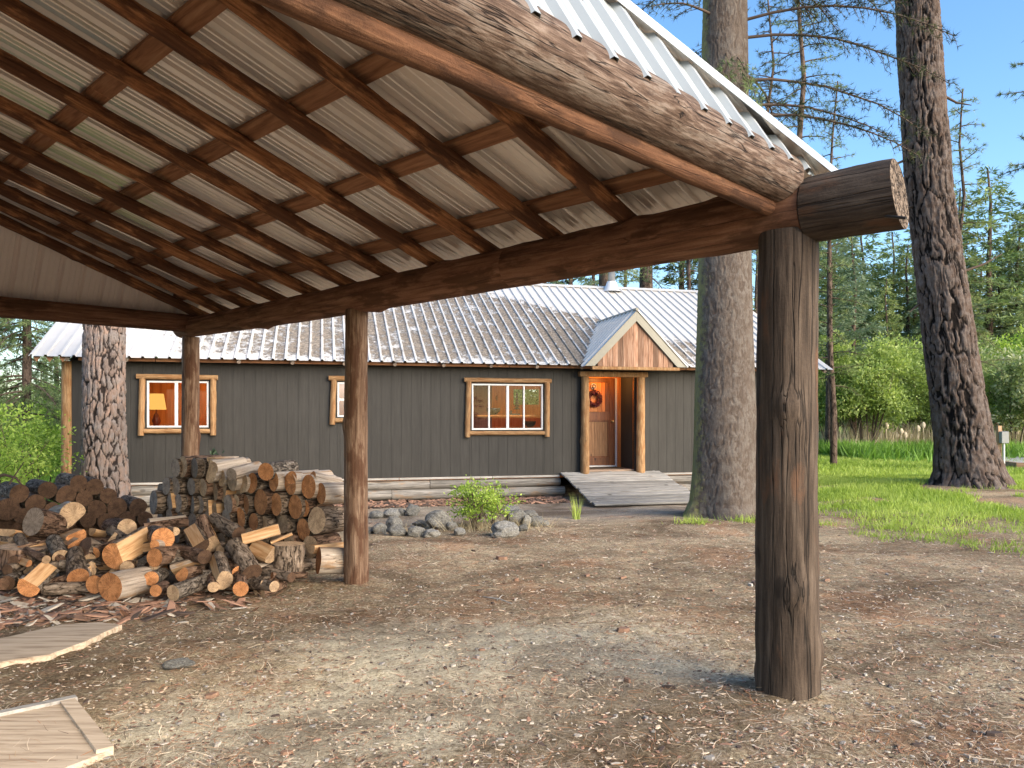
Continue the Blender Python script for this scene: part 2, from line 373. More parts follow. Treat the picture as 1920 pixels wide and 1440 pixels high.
M['pine_c'] = mat_pine('dark pine bark', (0.009, 0.007, 0.0065), (0.11, 0.077, 0.061), (0.06, 0.046, 0.040), (0.145, 0.122, 0.113))
M['twig'] = mat_plain('twig bark', (0.10, 0.075, 0.06), 0.9, 0.1, var=0.4, sc=12)
M['trunk'] = mat_bark('background trunk bark', (0.05, 0.035, 0.03), (0.14, 0.10, 0.08), (0.24, 0.18, 0.14), 14)

def mat_sheet(name, col, dirt=0.25, debris=False, gloss=0.38, metal=0.0):
    m, nt, b = new_mat(name, gloss, 0.45); b.inputs['Metallic'].default_value = metal
    co = nd(nt, 'TexCoord').outputs['Object']; wp = nd(nt, 'NewGeometry').outputs['Position']
    n = noise(nt, mapv(nt, wp, (1, 1, 1)), 2.2, 6, 0.65); n2 = noise(nt, mapv(nt, co, (3, 0.12, 1)), 9, 4, 0.6)
    c = mixc(nt, mth(nt, 'MULTIPLY', ramp(nt, n, [(0.35, 0.0), (0.7, 1.0)]), dirt), col, tuple(a * 0.72 for a in col))
    c = mixc(nt, mth(nt, 'MULTIPLY', n2, dirt * 0.8), c, tuple(a * 0.66 for a in col))
    if debris:
        # needle litter caught between the ribs: thick over the middle of the roof, thin near the ridge at the right and at the left end
        dm = nd(nt, 'Attribute', {'attribute_name': 'litter'}).outputs['Fac']
        rib = nd(nt, 'Attribute', {'attribute_name': 'rib'}).outputs['Fac']
        d1 = noise(nt, wp, 5.0, 9, 0.88); d2 = noise(nt, wp, 1.6, 5, 0.6)
        f = mth(nt, 'ADD', mth(nt, 'MULTIPLY_ADD', d1, 1.75, mth(nt, 'MULTIPLY', d2, 0.6)), mth(nt, 'MULTIPLY_ADD', dm, 0.62, -1.755))
        f = mth(nt, 'SUBTRACT', f, mth(nt, 'MULTIPLY', rib, 0.27))
        lit = ramp(nt, f, [(-0.0, 0.0), (0.08, 0.92)])
        dn = noise(nt, mapv(nt, wp, (1, 1, 1)), 19, 7, 0.85)
        dc = ramp(nt, dn, [(0.36, (0.045, 0.033, 0.023)), (0.5, (0.17, 0.135, 0.10)), (0.62, (0.40, 0.345, 0.285))])
        c = mixc(nt, lit, c, dc)
        r = mth(nt, 'MULTIPLY_ADD', lit, 0.5, gloss); nt.links.new(r, b.inputs['Roughness'])
        bump(nt, b, mth(nt, 'MULTIPLY', lit, mth(nt, 'ADD', dn, 0.6)), 0.8, 0.02)
    nt.links.new(c, b.inputs['Base Color'])
    return m
M['sheet_in'] = mat_sheet('grey ribbed metal', (0.84, 0.79, 0.74), 0.15, gloss=0.22, metal=0.4)
M['gable_in'] = mat_sheet('pinkish grey gable metal', (0.80, 0.71, 0.66), 0.2, gloss=0.45)
M['sheet_out'] = mat_sheet('pale gable metal', (0.36, 0.395, 0.42), 0.15, gloss=0.3)
M['roof_house'] = mat_sheet('cabin roof metal', (0.58, 0.565, 0.545), 0.3, True, 0.5)
M['galv'] = mat_plain('galvanised metal', (0.36, 0.38, 0.395), 0.35, 0.5, 0.7, 0.2, 14)
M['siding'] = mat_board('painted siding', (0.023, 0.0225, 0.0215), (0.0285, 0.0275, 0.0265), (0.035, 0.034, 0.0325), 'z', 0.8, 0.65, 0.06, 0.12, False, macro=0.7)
M['cream'] = mat_plain('cream fascia paint', (0.25, 0.242, 0.205), 0.6, var=0.12)
M['vinyl'] = mat_plain('white vinyl', (0.55, 0.56, 0.58), 0.4, var=0.04)
M['glass'] = mat_glass()
M['barnwood'] = mat_board('gable board', (0.12, 0.06, 0.036), (0.23, 0.13, 0.085), (0.36, 0.25, 0.19), 'z', 1.2, var=0.95)
M['ramp'] = mat_board('grey ramp plank', (0.13, 0.125, 0.115), (0.24, 0.235, 0.225), (0.36, 0.355, 0.34), 'x', 1.0, var=0.55, bmp=0.5)
M['greyboard'] = mat_board('grey sill board', (0.20, 0.19, 0.175), (0.32, 0.305, 0.285), (0.43, 0.415, 0.39), 'x', 1.0)
M['door'] = mat_board('stained door', (0.085, 0.028, 0.012), (0.14, 0.05, 0.02), (0.20, 0.08, 0.03), 'z', 1.0, 0.45)
M['doorpanel'] = mat_board('pale door panel', (0.15, 0.072, 0.034), (0.22, 0.115, 0.055), (0.29, 0.165, 0.085), 'z', 1.2, 0.5, 0.2)
M['oakdoor'] = None
M['inwall'] = mat_board('interior pine wall', (0.42, 0.13, 0.035), (0.55, 0.19, 0.05), (0.66, 0.27, 0.08), 'z', 0.6, 0.5, 0.25)
M['inred'] = mat_board('red stained cabinet', (0.10, 0.022, 0.014), (0.17, 0.04, 0.022), (0.24, 0.06, 0.03), 'z', 0.8, 0.5)
M['iron'] = mat_plain('black iron', (0.03, 0.028, 0.026), 0.5, 0.5, 0.3)
M['shade'] = mat_emit('lamp shade glow', (1.0, 0.52, 0.12), 0.5)
M['berry'] = mat_plain('dark red berries', (0.085, 0.010, 0.014), 0.6, var=0.6, sc=60)
M['brass'] = mat_plain('brass', (0.55, 0.42, 0.22), 0.3, 0.5, 0.9)
M['mat'] = mat_plain('door mat', (0.05, 0.038, 0.03), 0.95, 0.1, sc=60)
M['floor'] = mat_board('porch floor board', (0.16, 0.11, 0.08), (0.26, 0.19, 0.145), (0.34, 0.27, 0.21), 'x')
M['stone'] = None

# ================================================================ GROUND
def axis_lines(lo, hi, fine_lo, fine_hi, step):
    c = list(np.arange(fine_lo, fine_hi + 1e-6, step)); s = step; x = fine_hi
    while x < hi: s *= 1.13; x += s; c.append(min(x, hi))
    s = step; x = fine_lo
    while x > lo: s *= 1.13; x -= s; c.insert(0, max(x, lo))
    return np.array(c)
gx = axis_lines(-600, 600, -7, 9, 0.055); gy = axis_lines(-300, 900, 1.8, 14.5, 0.05)
GX, GY = np.meshgrid(gx, gy)
GZ = ground_h(GX, GY)
near = smooth(GY, 1.0, 2.0) * (1 - smooth(GY, 9, 14))
GZ = GZ + near * (0.010 * (fbm(GX * 22, GY * 22, 41, 3) - 0.44) + 0.012 * smooth(worley(GX * 4.5, GY * 4.5, 6)[0], 0, 0.5) - 0.006)
nx, ny = len(gx), len(gy)
idx = np.arange(nx * ny).reshape(ny, nx)
F = np.stack([idx[:-1, :-1].ravel(), idx[:-1, 1:].ravel(), idx[1:, 1:].ravel(), idx[1:, :-1].ravel()], 1)
gme = np_mesh('ground', np.stack([GX.ravel(), GY.ravel(), GZ.ravel()], 1), F, True)
def lawn_mask(x, y):
    """0 bare earth, 1 full grass"""
    x = np.asarray(x, float); y = np.asarray(y, float)
    right = smooth(x - (4.0 + 0.10 * (y - 10)), 0.0, 1.6) * smooth(y + 0.3 * (x - 6) + 3.0 * (fbm(x * 0.8, y * 0.8, 123) - 0.47), 7.5, 15.5)
    right = right * (1 - 0.75 * smooth(fbm(x * 0.9, y * 0.7, 140), 0.44, 0.56) * (1 - smooth(y, 15, 21)))
    right = np.maximum(right, smooth(x, 5, 8) * smooth(y, 17, 21))
    left = smooth(-x, 6.9, 8.6) * smooth(y, 9.5, 12)
    far = smooth(y, 26, 30)
    return np.clip(np.maximum(np.maximum(right, left), far), 0, 1)
def gravel_mask(x, y):
    return smooth(y - 0.25 * x, 11.2, 13.2) * (1 - smooth(x, 4.6, 6.0)) * smooth(x, -6, -2)
ash = np.exp(-(((GX - 0.15) / 1.5) ** 2 + ((GY - 4.9) / 1.15) ** 2)) + 0.75 * np.exp(-(((GX + 1.3) / 0.9) ** 2 + ((GY - 3.9) / 0.5) ** 2)) + 0.55 * np.exp(-(((GX + 1.0) / 0.9) ** 2 + ((GY - 5.6) / 0.5) ** 2)) + 0.6 * np.exp(-(((GX + 0.2) / 1.2) ** 2 + ((GY - 3.0) / 0.35) ** 2))
vattr(gme, 'lawn', lawn_mask(GX, GY).ravel()); vattr(gme, 'gravel', gravel_mask(GX, GY).ravel()); vattr(gme, 'ash', ash.ravel()); vattr(gme, 'drift', fbm(GX * 1.3, GY * 1.3, 71).ravel())
def mat_ground():
    m, nt, b = new_mat('forest floor', 0.97, 0.08)
    wp = nd(nt, 'NewGeometry').outputs['Position']
    A = lambda n: nd(nt, 'Attribute', {'attribute_name': n}).outputs['Fac']
    a = noise(nt, wp, 0.9, 6, 0.6); s1 = noise(nt, wp, 9, 8, 0.72); s2 = noise(nt, mapv(nt, wp, (1, 1, 1), (7, 3, 0)), 42, 7, 0.72); s3 = noise(nt, wp, 150, 3, 0.7)
    st = noise(nt, mapv(nt, wp, (1.0, 3.2, 1)), 30, 5, 0.7, 1.5)
    earth = ramp(nt, s2, [(0.30, (0.075, 0.053, 0.033)), (0.44, (0.215, 0.17, 0.113)), (0.56, (0.38, 0.315, 0.215)), (0.70, (0.67, 0.58, 0.43))])
    litter = ramp(nt, st, [(0.32, (0.085, 0.045, 0.026)), (0.5, (0.30, 0.195, 0.125)), (0.66, (0.54, 0.40, 0.28))])
    col = mixc(nt, ramp(nt, s1, [(0.44, 0.0), (0.60, 0.75)]), earth, litter)
    rust = ramp(nt, st, [(0.32, (0.13, 0.06, 0.032)), (0.5, (0.36, 0.19, 0.105)), (0.66, (0.60, 0.40, 0.26))])
    col = mixc(nt, mth(nt, 'MULTIPLY', mth(nt, 'MULTIPLY_ADD', mth(nt, 'ADD', A('drift'), mth(nt, 'MULTIPLY', s1, 0.5)), 6.0, -4.75, True), 0.5), col, rust)
    pale = ramp(nt, s2, [(0.3, (0.26, 0.22, 0.175)), (0.48, (0.50, 0.45, 0.345)), (0.7, (0.76, 0.70, 0.56))])
    pf = mth(nt, 'ADD', mth(nt, 'MULTIPLY', A('ash'), 0.72), mth(nt, 'MULTIPLY_ADD', s1, 1.3, mth(nt, 'MULTIPLY', a, 0.7)))
    col = mixc(nt, ramp(nt, pf, [(1.10, 0.0), (1.34, 0.85)]) if False else mth(nt, 'MULTIPLY', mth(nt, 'MULTIPLY_ADD', pf, 4.0, -4.75, True), 0.8), col, pale)
    grv = ramp(nt, s3, [(0.3, (0.17, 0.155, 0.145)), (0.5, (0.31, 0.29, 0.27)), (0.7, (0.46, 0.435, 0.41))])
    col = mixc(nt, mth(nt, 'MULTIPLY', mth(nt, 'MULTIPLY_ADD', s1, 2.0, -0.5, True), mth(nt, 'MULTIPLY', A('gravel'), 0.9)), col, grv)
    col = mixc(nt, 0.85, col, mixc(nt, s3, (0.35, 0.35, 0.35), (1.65, 1.65, 1.65)), 'MULTIPLY')
    mac = noise(nt, mapv(nt, wp, (1, 1.4, 1), (2.3, 8.1, 0)), 0.55, 6, 0.68, 0.8)
    col = mixc(nt, 1.0, col, ramp(nt, mac, [(0.36, (0.48, 0.44, 0.41)), (0.5, (0.88, 0.87, 0.85)), (0.62, (1.22, 1.22, 1.18))]), 'MULTIPLY')
    turf = ramp(nt, noise(nt, wp, 5, 6, 0.7), [(0.3, (0.09, 0.16, 0.02)), (0.5, (0.17, 0.28, 0.035)), (0.7, (0.28, 0.38, 0.07))])
    gf = mth(nt, 'MULTIPLY_ADD', mth(nt, 'ADD', A('lawn'), mth(nt, 'MULTIPLY', s1, 0.9)), 3.2, -3.4, True)
    col = mixc(nt, mth(nt, 'MULTIPLY', gf, 0.93), col, turf)
    nt.links.new(col, b.inputs['Base Color'])
    bump(nt, b, mth(nt, 'ADD', s2, mth(nt, 'MULTIPLY', s3, 0.6)), 0.9, 0.02)
    return m
M['ground'] = mat_ground()
tag(link('ground', gme, None, [M['ground']]), kind='structure')

# ================================================================ LOG MESHES
def log_mesh(name, L, r0, r1=None, seg=20, rings=None, lump=0.04, bend=0.0, seed=0, clip=None, knob=0, oval=0.0, flare=0.0, cut0=0.0, cut1=0.0):
    """a log along local Z from 0 to L; clip = list of (angle, distance/r) planes that split it; materials: 0 side, 1 end, 2 split face"""
    r1 = r0 if r1 is None else r1
    rings = rings or max(2, int(L / 0.12)); rg = random.Random(seed * 13 + 5)
    th = np.linspace(0, 2 * np.pi, seg, endpoint=False); z = np.linspace(0, L, rings + 1)
    T, Z = np.meshgrid(th, z)
    R = (r0 + (r1 - r0) * Z / L)
    R = R * (1 + lump * 2.0 * (fbm(T / (2 * np.pi) * 6, Z * 5 + seed * 7.3, seed, 4, px=6) - 0.47) + oval * np.cos(2 * T + seed))
    for k in range(knob):
        kt = rg.random() * 6.283; kz = rg.uniform(0.08, 0.92) * L; kr = rg.uniform(0.10, 0.22)
        dt = np.angle(np.exp(1j * (T - kt)))
        R = R + r0 * kr * np.exp(-((dt * R) ** 2 + (Z - kz) ** 2 * 0.6) / (2 * (0.22 * r0 + 0.012) ** 2))
    if flare: R = R * (1 + flare * np.exp(-Z / (L * 0.05)))
    isc = np.zeros_like(R)
    if clip:
        for (ang, d) in clip:
            c = np.cos(T - ang); lim = np.where(c > 0.05, d * r0 / np.maximum(c, 0.05), 9)
            isc = np.where(lim < R, 1, isc); R = np.minimum(R, lim)
    bx = bend * np.sin(Z / L * np.pi) * math.cos(seed); by = bend * np.sin(Z / L * np.pi) * math.sin(seed)
    X = R * np.cos(T) + bx; Y = R * np.sin(T) + by
    Zc = Z + np.where(Z < 1e-6, cut0 * R * np.cos(T), 0) + np.where(Z > L - 1e-6, cut1 * R * np.cos(T), 0)
    V = np.stack([X.ravel(), Y.ravel(), Zc.ravel()], 1).tolist()
    n = rings + 1; f = []; mi = []; sm = []
    for i in range(rings):
        for k in range(seg):
            k2 = (k + 1) % seg; f.append((i * seg + k, i * seg + k2, (i + 1) * seg + k2, (i + 1) * seg + k))
            s = isc[i, k] and isc[i, k2]; mi.append(2 if s else 0); sm.append(not s)
    for (zi, flip) in ((0, True), (rings, False)):
        base = len(V); ring = np.array(V[zi * seg:(zi + 1) * seg]); cen = ring.mean(0)
        V += (ring * 1.0).tolist(); V += (cen + (ring - cen) * 0.5).tolist(); V.append(cen.tolist())
        for k in range(seg):
            k2 = (k + 1) % seg
            q = (base + k, base + k2, base + seg + k2, base + seg + k); t = (base + seg + k, base + seg + k2, base + 2 * seg)
            if not flip: pass
            f.append(q if not flip else q[::-1]); f.append(t if not flip else t[::-1]); mi += [1, 1]; sm += [False, False]
    me = bpy.data.meshes.new(name); me.from_pydata(V, [], f)
    me.polygons.foreach_set('material_index', mi); me.polygons.foreach_set('use_smooth', sm); me.update()
    return me
def aim(o, p0, p1, roll=0.0, parent_world=None):
    """put the object's origin at p0 with its local Z towards p1"""
    p0 = Vector(p0); d = (Vector(p1) - p0)
    q = d.to_track_quat('Z', 'Y') @ Quaternion((0, 0, 1), roll)
    o.rotation_mode = 'QUATERNION'
    if parent_world is not None:
        Mw = parent_world.inverted() @ (Matrix.Translation(p0) @ q.to_matrix().to_4x4())
        o.location = Mw.to_translation(); o.rotation_quaternion = Mw.to_quaternion()
    else:
        o.location = p0; o.rotation_quaternion = q
    return o
_ls = [100]
def log_part(name, parent, PW, p0, p1, r0, r1, mats, **kw):
    _ls[0] += 1; L = (Vector(p1) - Vector(p0)).length; roll = kw.pop('roll', 0.0)
    me = log_mesh(name, L, r0, r1, seed=kw.pop('seed', _ls[0]), **kw)
    o = link(name, me, parent, mats); aim(o, p0, p1, roll, PW); return o

# ribbed sheet metal: across X (0..w), up Y (0..L), ribs rise in +Z
def sheet_profile(w=0.9144, kind='major'):
    pts = []; n = int(round(w / 0.2286)); p = 0.2286
    for i in range(n):
        x = i * p
        pts += [(x, 0.0), (x + 0.014, 0.0), (x + 0.030, 0.032), (x + 0.062, 0.032), (x + 0.078, 0.0)]
        if kind == 'major': pts += [(x + 0.105, 0.0), (x + 0.111, 0.006), (x + 0.123, 0.006), (x + 0.129, 0.0), (x + 0.165, 0.0), (x + 0.171, 0.006), (x + 0.183, 0.006), (x + 0.189, 0.0)]
    pts.append((w, 0.0)); return pts
def sheet_mesh(name, w, L, ny_=1, kind='major', litter=None):
    pr = sheet_profile(w, kind); m = len(pr); th = 0.0012
    ys = np.linspace(0, L, ny_ + 1)
    V = [(x, y, z + dz) for dz in (0.0, -th) for y in ys for (x, z) in pr]
    N = m * (ny_ + 1); F = []
    for i in range(ny_):
        for k in range(m - 1):
            a = i * m + k; F.append((a, a + 1, a + m + 1, a + m)); b = a + N; F.append((b + m, b + m + 1, b + 1, b))
    for k in range(m - 1):
        F.append((k + N, k + 1 + N, k + 1, k)); a = ny_ * m + k; F.append((a, a + 1, a + 1 + N, a + N))
    me = np_mesh(name, V, F, False)
    return me
def cut(me, Mw, planes):
    """trim a mesh (placed by Mw) by world half-spaces (point, outward normal); returns False when nothing is left"""
    bm = bmesh.new(); bm.from_mesh(me); inv = Mw.inverted(); R = inv.to_3x3()
    for (pt, no) in planes:
        bmesh.ops.bisect_plane(bm, geom=bm.verts[:] + bm.edges[:] + bm.faces[:], plane_co=inv @ Vector(pt), plane_no=(R @ Vector(no)).normalized(), clear_outer=True, dist=1e-5)
    ok = len(bm.faces) > 0
    if ok: bm.to_mesh(me)
    bm.free(); me.update(); return ok

# ================================================================ CARPORT
CA = Vector((-0.7241, 0.6897, 0)); CP = Vector((0.6897, 0.7241, 0)); C0 = Vector((1.60, 4.45, 0))
def cw(a, p, z): return C0 + CA * a + CP * p + Vector((0, 0, z))
PIT = 0.314; WQ = 8.0; RIDGE = 4.0; AFAR = 7.90
def roof_z(q): return 3.045 + PIT * q                      # underside of the metal, q = distance in from the front beam
car = empty('carport', cw(4, -4, 0)); tag(car, 'open pole carport with log posts, brown rafters and ribbed metal roof, firewood stacked under it', 'carport')
CI = Matrix.Translation(cw(4, -4, 0))
for side in (0, 1):
    P0 = -WQ * side
    for j, (a, r, mt) in enumerate(((0.0, 0.178, 'post_grey'), (4.27, 0.118, 'post_warm'), (7.93, 0.115, 'post_warm'))):
        p = cw(a, P0, 0); g = gh(p.x, p.y) - 0.25
        kw = dict(knob=7 if j == 0 else 5, lump=0.05 if j == 0 else 0.07, seg=48, rings=90, bend=0.012, seed=11 + j + side * 5)
        if j == 1: kw['flare'] = 0.12
        o = log_part('post', car, CI, (p.x, p.y, g), (p.x, p.y, 2.66 if j == 0 else 2.63), r, r * (0.92 if j == 0 else 0.90), [M[mt], M['end_tan']], roll=1.0, **kw)
        if side == 0: o['label'] = ('thick dark weathered corner post', 'slim warm brown post at the end of the firewood stack', 'slim brown post rising behind the firewood stack')[j]
    o = log_part('eave_beam', car, CI, cw(-0.12 if side == 0 else -0.56, P0, 2.775), cw(2.2, P0, 2.765), 0.172, 0.158, [M['beam_brown'] if side else M['beam_brown'], M['post_grey']], seg=40, rings=60, knob=5, lump=0.05, bend=0.0)
    o = log_part('eave_beam', car, CI, cw(2.15, P0, 2.765), cw(AFAR + 0.3, P0, 2.76), 0.157, 0.125, [M['beam_brown'], M['end_tan']], seg=32, rings=70, knob=8, lump=0.05, bend=0.02)
# the weathered stub of the beam that sticks out past the corner post
o = log_part('beam_end', car, CI, cw(-0.60, 0, 2.772), cw(-0.13, 0, 2.772), 0.186, 0.181, [M['post_grey'], M['bark_dark']], seg=44, rings=20, knob=0, lump=0.05, cut0=0.14, roll=2.2); o['label'] = 'dark cracked log end past the corner post'
mb = MB(); mb.tube([cw(-0.50, -0.10, 2.66), cw(-0.68, -0.16, 2.60)], 0.008, 6); nl = mb.build('spike', M['iron']); nl.parent = car; nl.matrix_parent_inverse = CI.inverted()
# tie logs across the two ends
for (a, r, zc) in ((0.0, 0.142, 2.95), (AFAR, 0.115, 2.80)):
    log_part('tie_log', car, CI, cw(a, -WQ - 0.05, zc), cw(a, -0.12 if a == 0 else 0.0, zc), r, r, [M['tie_log'] if a == 0 else M['beam_brown'], M['end_tan']], seg=44, rings=110, knob=9, lump=0.03, bend=0.0)
log_part('tie_pole', car, CI, cw(0.05, -WQ, 2.80), cw(0.05, -0.10, 2.80), 0.06, 0.056, [M['tie_pole'], M['end_tan']], seg=24, rings=80, knob=8, lump=0.06, bend=0.0)
# pole rafters
RA = [0.42] + [1.095 + 0.676 * k for k in range(11)]
for side in (0, 1):
    for i, a in enumerate(RA):
        lean = 0.30 * max(0, 1 - a / 0.9)
        def rp(q, da=0.0):
            qq = q; z = roof_z(qq) - 0.045 - 0.065 - 0.012
            return cw(a + da, -qq, z) if side == 0 else cw(a + da, -WQ + qq, z)
        da = random.uniform(-0.03, 0.03)
        q1 = RIDGE + 0.02
        if a < 0.5:                      # the first pole fans in from the corner to the ridge
            continue
        if a > AFAR - 0.1: a = AFAR - 0.14
        da = -0.19 * (q1 + 0.16) * float(smooth(a, 5.8, 7.6))
        log_part('rafter', car, CI, rp(-0.16), rp(q1, da), 0.060, 0.052, [M['rafter'], M['end_tan']], seg=18, rings=60, knob=6, lump=0.13, bend=random.uniform(-0.02, 0.02))
log_part('ridge_pole', car, CI, cw(0.75, -RIDGE, roof_z(RIDGE) - 0.14), cw(AFAR - 0.6, -RIDGE, roof_z(RIDGE) - 0.14), 0.09, 0.09, [M['rafter'], M['end_tan']], seg=18, rings=50, lump=0.06)
# flat purlin boards
ang = math.atan(PIT)
for side in (0, 1):
    for q in (0.235, 0.98, 1.725, 2.47, 3.215, 3.90):
        a0 = 0.02 + 0.226 * q; a1 = AFAR - 0.10 - 0.226 * q
        cuts = [a0, a0 + (a1 - a0) * random.uniform(0.42, 0.58), a1]
        for s in range(2):
            L = cuts[s + 1] - cuts[s] - 0.003
            mb = MB(); mb.box(0, L, -0.068, 0.068, -0.038, 0.0)
            o = mb.build('purlin', M['purlin'], car); bevel(o, 0.004)
            org = cw(cuts[s], -q if side == 0 else -WQ + q, roof_z(q) - 0.002)
            X = CA; Yv = (-CP if side == 0 else CP) * math.cos(ang) + Vector((0, 0, math.sin(ang))); Zv = X.cross(Yv)
            if Zv.z < 0: Zv = -Zv; Yv = -Yv
            Mw = Matrix.Translation(org) @ Matrix((X, Yv, Zv)).transposed().to_4x4()
            o.matrix_local = CI.inverted() @ Mw
# roof sheets
SLOPE = math.sqrt(1 + PIT * PIT)
TAN = 0.62                                                  # run in per metre of rise of the leaning end walls
# planes: near roof edge a = -0.14 + .226 q ; far edge mirrored
def sheet_parts(side):
    Lq = RIDGE + 0.45; sgn = -1 if side == 0 else 1; base = 0.0 if side == 0 else -WQ
    up = (CP * sgn + Vector((0, 0, PIT))).normalized()
    X = CA if side == 1 else -CA
    # local X across, Y up the slope, Z out (up)
    Z = X.cross(up)
    if Z.z < 0: X = -X; Z = X.cross(up)
    nn = int(math.ceil((AFAR + 0.6) / 0.9144))
    for i in range(nn + 1):
        a = -0.30 + 0.9144 * i
        if X.dot(CA) < 0: org = cw(a + 0.9144, base, 0)
        else: org = cw(a, base, 0)
        org = org - CP * sgn * 0.42; org.z = roof_z(-0.42) + 0.003
        Mw = Matrix.Translation(org) @ Matrix((X, up, Z)).transposed().to_4x4()
        me = sheet_mesh('roof_sheet', 0.9144, Lq * SLOPE, 3)
        pl = []
        # near edge: outward side is a < -0.14+0.226q
        n1 = (-CA + CP * sgn * 0.226); pl.append((cw(-0.165, base, 0), n1))
        n2 = (CA + CP * sgn * 0.226); pl.append((cw(AFAR + 0.165, base, 0), n2))
        pl.append((cw(0, base + sgn * RIDGE, 0), CP * sgn))
        if cut(me, Mw, pl):
            o = link('roof_sheet', me, car, [M['sheet_in']]); o.matrix_local = CI.inverted() @ Mw
for s in (0, 1): sheet_parts(s)
# end walls of ribbed metal, leaning in
for end in (0, 1):
    d = 1 if end == 0 else -1; abase = -0.125 if end == 0 else AFAR + 0.125
    zb = 2.975 if end == 0 else 2.80
    ab = abase + d * TAN * (zb - 2.975)
    up = (CA * d * TAN + Vector((0, 0, 1))).normalized()
    Z = (-CA * d); Z = (Z - up * Z.dot(up)).normalized(); X = up.cross(Z)
    for i in range(9):
        p = 0.12 - 0.9144 * i
        org = cw(ab, p, zb) if X.dot(CP) < 0 else cw(ab, p - 0.9144, zb)
        Mw = Matrix.Translation(org) @ Matrix((X, up, Z)).transposed().to_4x4()
        me = sheet_mesh('gable_sheet', 0.9144, 2.0, 1)
        rn = Vector((0, 0, 1)) + CP * PIT; rn2 = Vector((0, 0, 1)) - CP * PIT
        pl = [(cw(0, 0, roof_z(0) - 0.006), rn), (cw(0, -WQ, roof_z(0) - 0.006), rn2)]
        if cut(me, Mw, pl):
            o = link('gable_sheet', me, car, [M['sheet_out'] if end == 0 else M['gable_in']]); o.matrix_local = CI.inverted() @ Mw
# screws on the near end wall and rake trim
for side in (0, 1):
    sgn = -1 if side == 0 else 1; base = 0.0 if side == 0 else -WQ
    for end in (0, 1):
        d = -1 if end == 0 else 1; e0 = -0.175 if end == 0 else AFAR + 0.175
        pts = []
        for q in (-0.42, RIDGE): pts.append(cw(e0 - d * 0.226 * q, base + sgn * q, roof_z(q)))
        v = (pts[1] - pts[0]); L = v.length; Y = v.normalized(); Xv = (CA * d); Xv = (Xv - Y * Xv.dot(Y)).normalized(); Zv = Xv.cross(Y)
        flip = Zv.z < 0
        if flip: Zv = -Zv
        mb = MB(); mb.box(-0.10, 0.012, 0, L, 0.022, 0.026); mb.box(0.010, 0.014, 0, L, -0.022, 0.024)
        o = mb.build('rake_trim', M['galv'], car)
        Mw = Matrix.Translation(pts[0]) @ Matrix((Xv, Y, Zv)).transposed().to_4x4(); o.matrix_local = CI.inverted() @ Mw
mb = MB()
sc_up = (CA * TAN + Vector((0, 0, 1))).normalized(); sc_n = (-CA - sc_up * (-CA).dot(sc_up)).normalized()
for i in range(34):
    p = 0.12 - 0.2286 * i - 0.10
    for hgt in (0.10, 0.42, 0.85):
        c = cw(-0.125, p, 2.975) + sc_up * hgt
        if c.z < roof_z(-p) - 0.03 and c.z < roof_z(WQ + p) - 0.03:
            mb.tube([c, c + sc_n * 0.012], 0.008, 6)
o = mb.build('screws', M['iron']); o.parent = car; o.matrix_parent_inverse = CI.inverted(); o['kind'] = 'stuff'; o.name = 'screw_heads'
# ridge cap
mb = MB(); zc = roof_z(RIDGE) + 0.04
for s in (-1, 1):
    a0, a1 = 0.70, AFAR - 0.70
    q = [cw(a0, -RIDGE, zc), cw(a1, -RIDGE, zc), cw(a1, -RIDGE + s * 0.2, zc - 0.2 * PIT), cw(a0, -RIDGE + s * 0.2, zc - 0.2 * PIT)]
    mb.add(q + [p - Vector((0, 0, 0.004)) for p in q], [(0, 1, 2, 3), (7, 6, 5, 4), (0, 4, 5, 1), (1, 5, 6, 2), (2, 6, 7, 3), (3, 7, 4, 0)])
o = mb.build('ridge_cap', M['galv']); o.parent = car; o.matrix_parent_inverse = CI.inverted()

# ================================================================ CABIN
HO = Vector((1.62, 16.70, 0)); HX = Vector((0.9706, 0.2409, 0)); HQ = Vector((-0.2409, 0.9706, 0)); HRZ = math.atan2(0.2409, 0.9706)
cab = empty('cabin', HO, HRZ); tag(cab, 'low grey board-sided cabin with a needle-strewn ribbed metal roof and honey log trim', 'cabin')
HM = Matrix.Translation(HO) @ Matrix.Rotation(HRZ, 4, 'Z')
def hw(X, Wd, z): return HM @ Vector((X, Wd, z))
def hp(name, mb, mats, bev=0.0):
    o = mb.build(name, mats, cab)
    if bev: bevel(o, bev)
    return o
XL, XR, DEP = -10.12, 5.35, 8.5
ZS, ZE = 0.36, 2.66
WINS = [(-8.80, -7.70, 1.40, 2.29), (-5.28, -4.86, 1.60, 2.30), (-2.54, -0.99, 1.33, 2.30)]     # glass openings X0 X1 z0 z1
DOORX = (-0.03, 1.12)
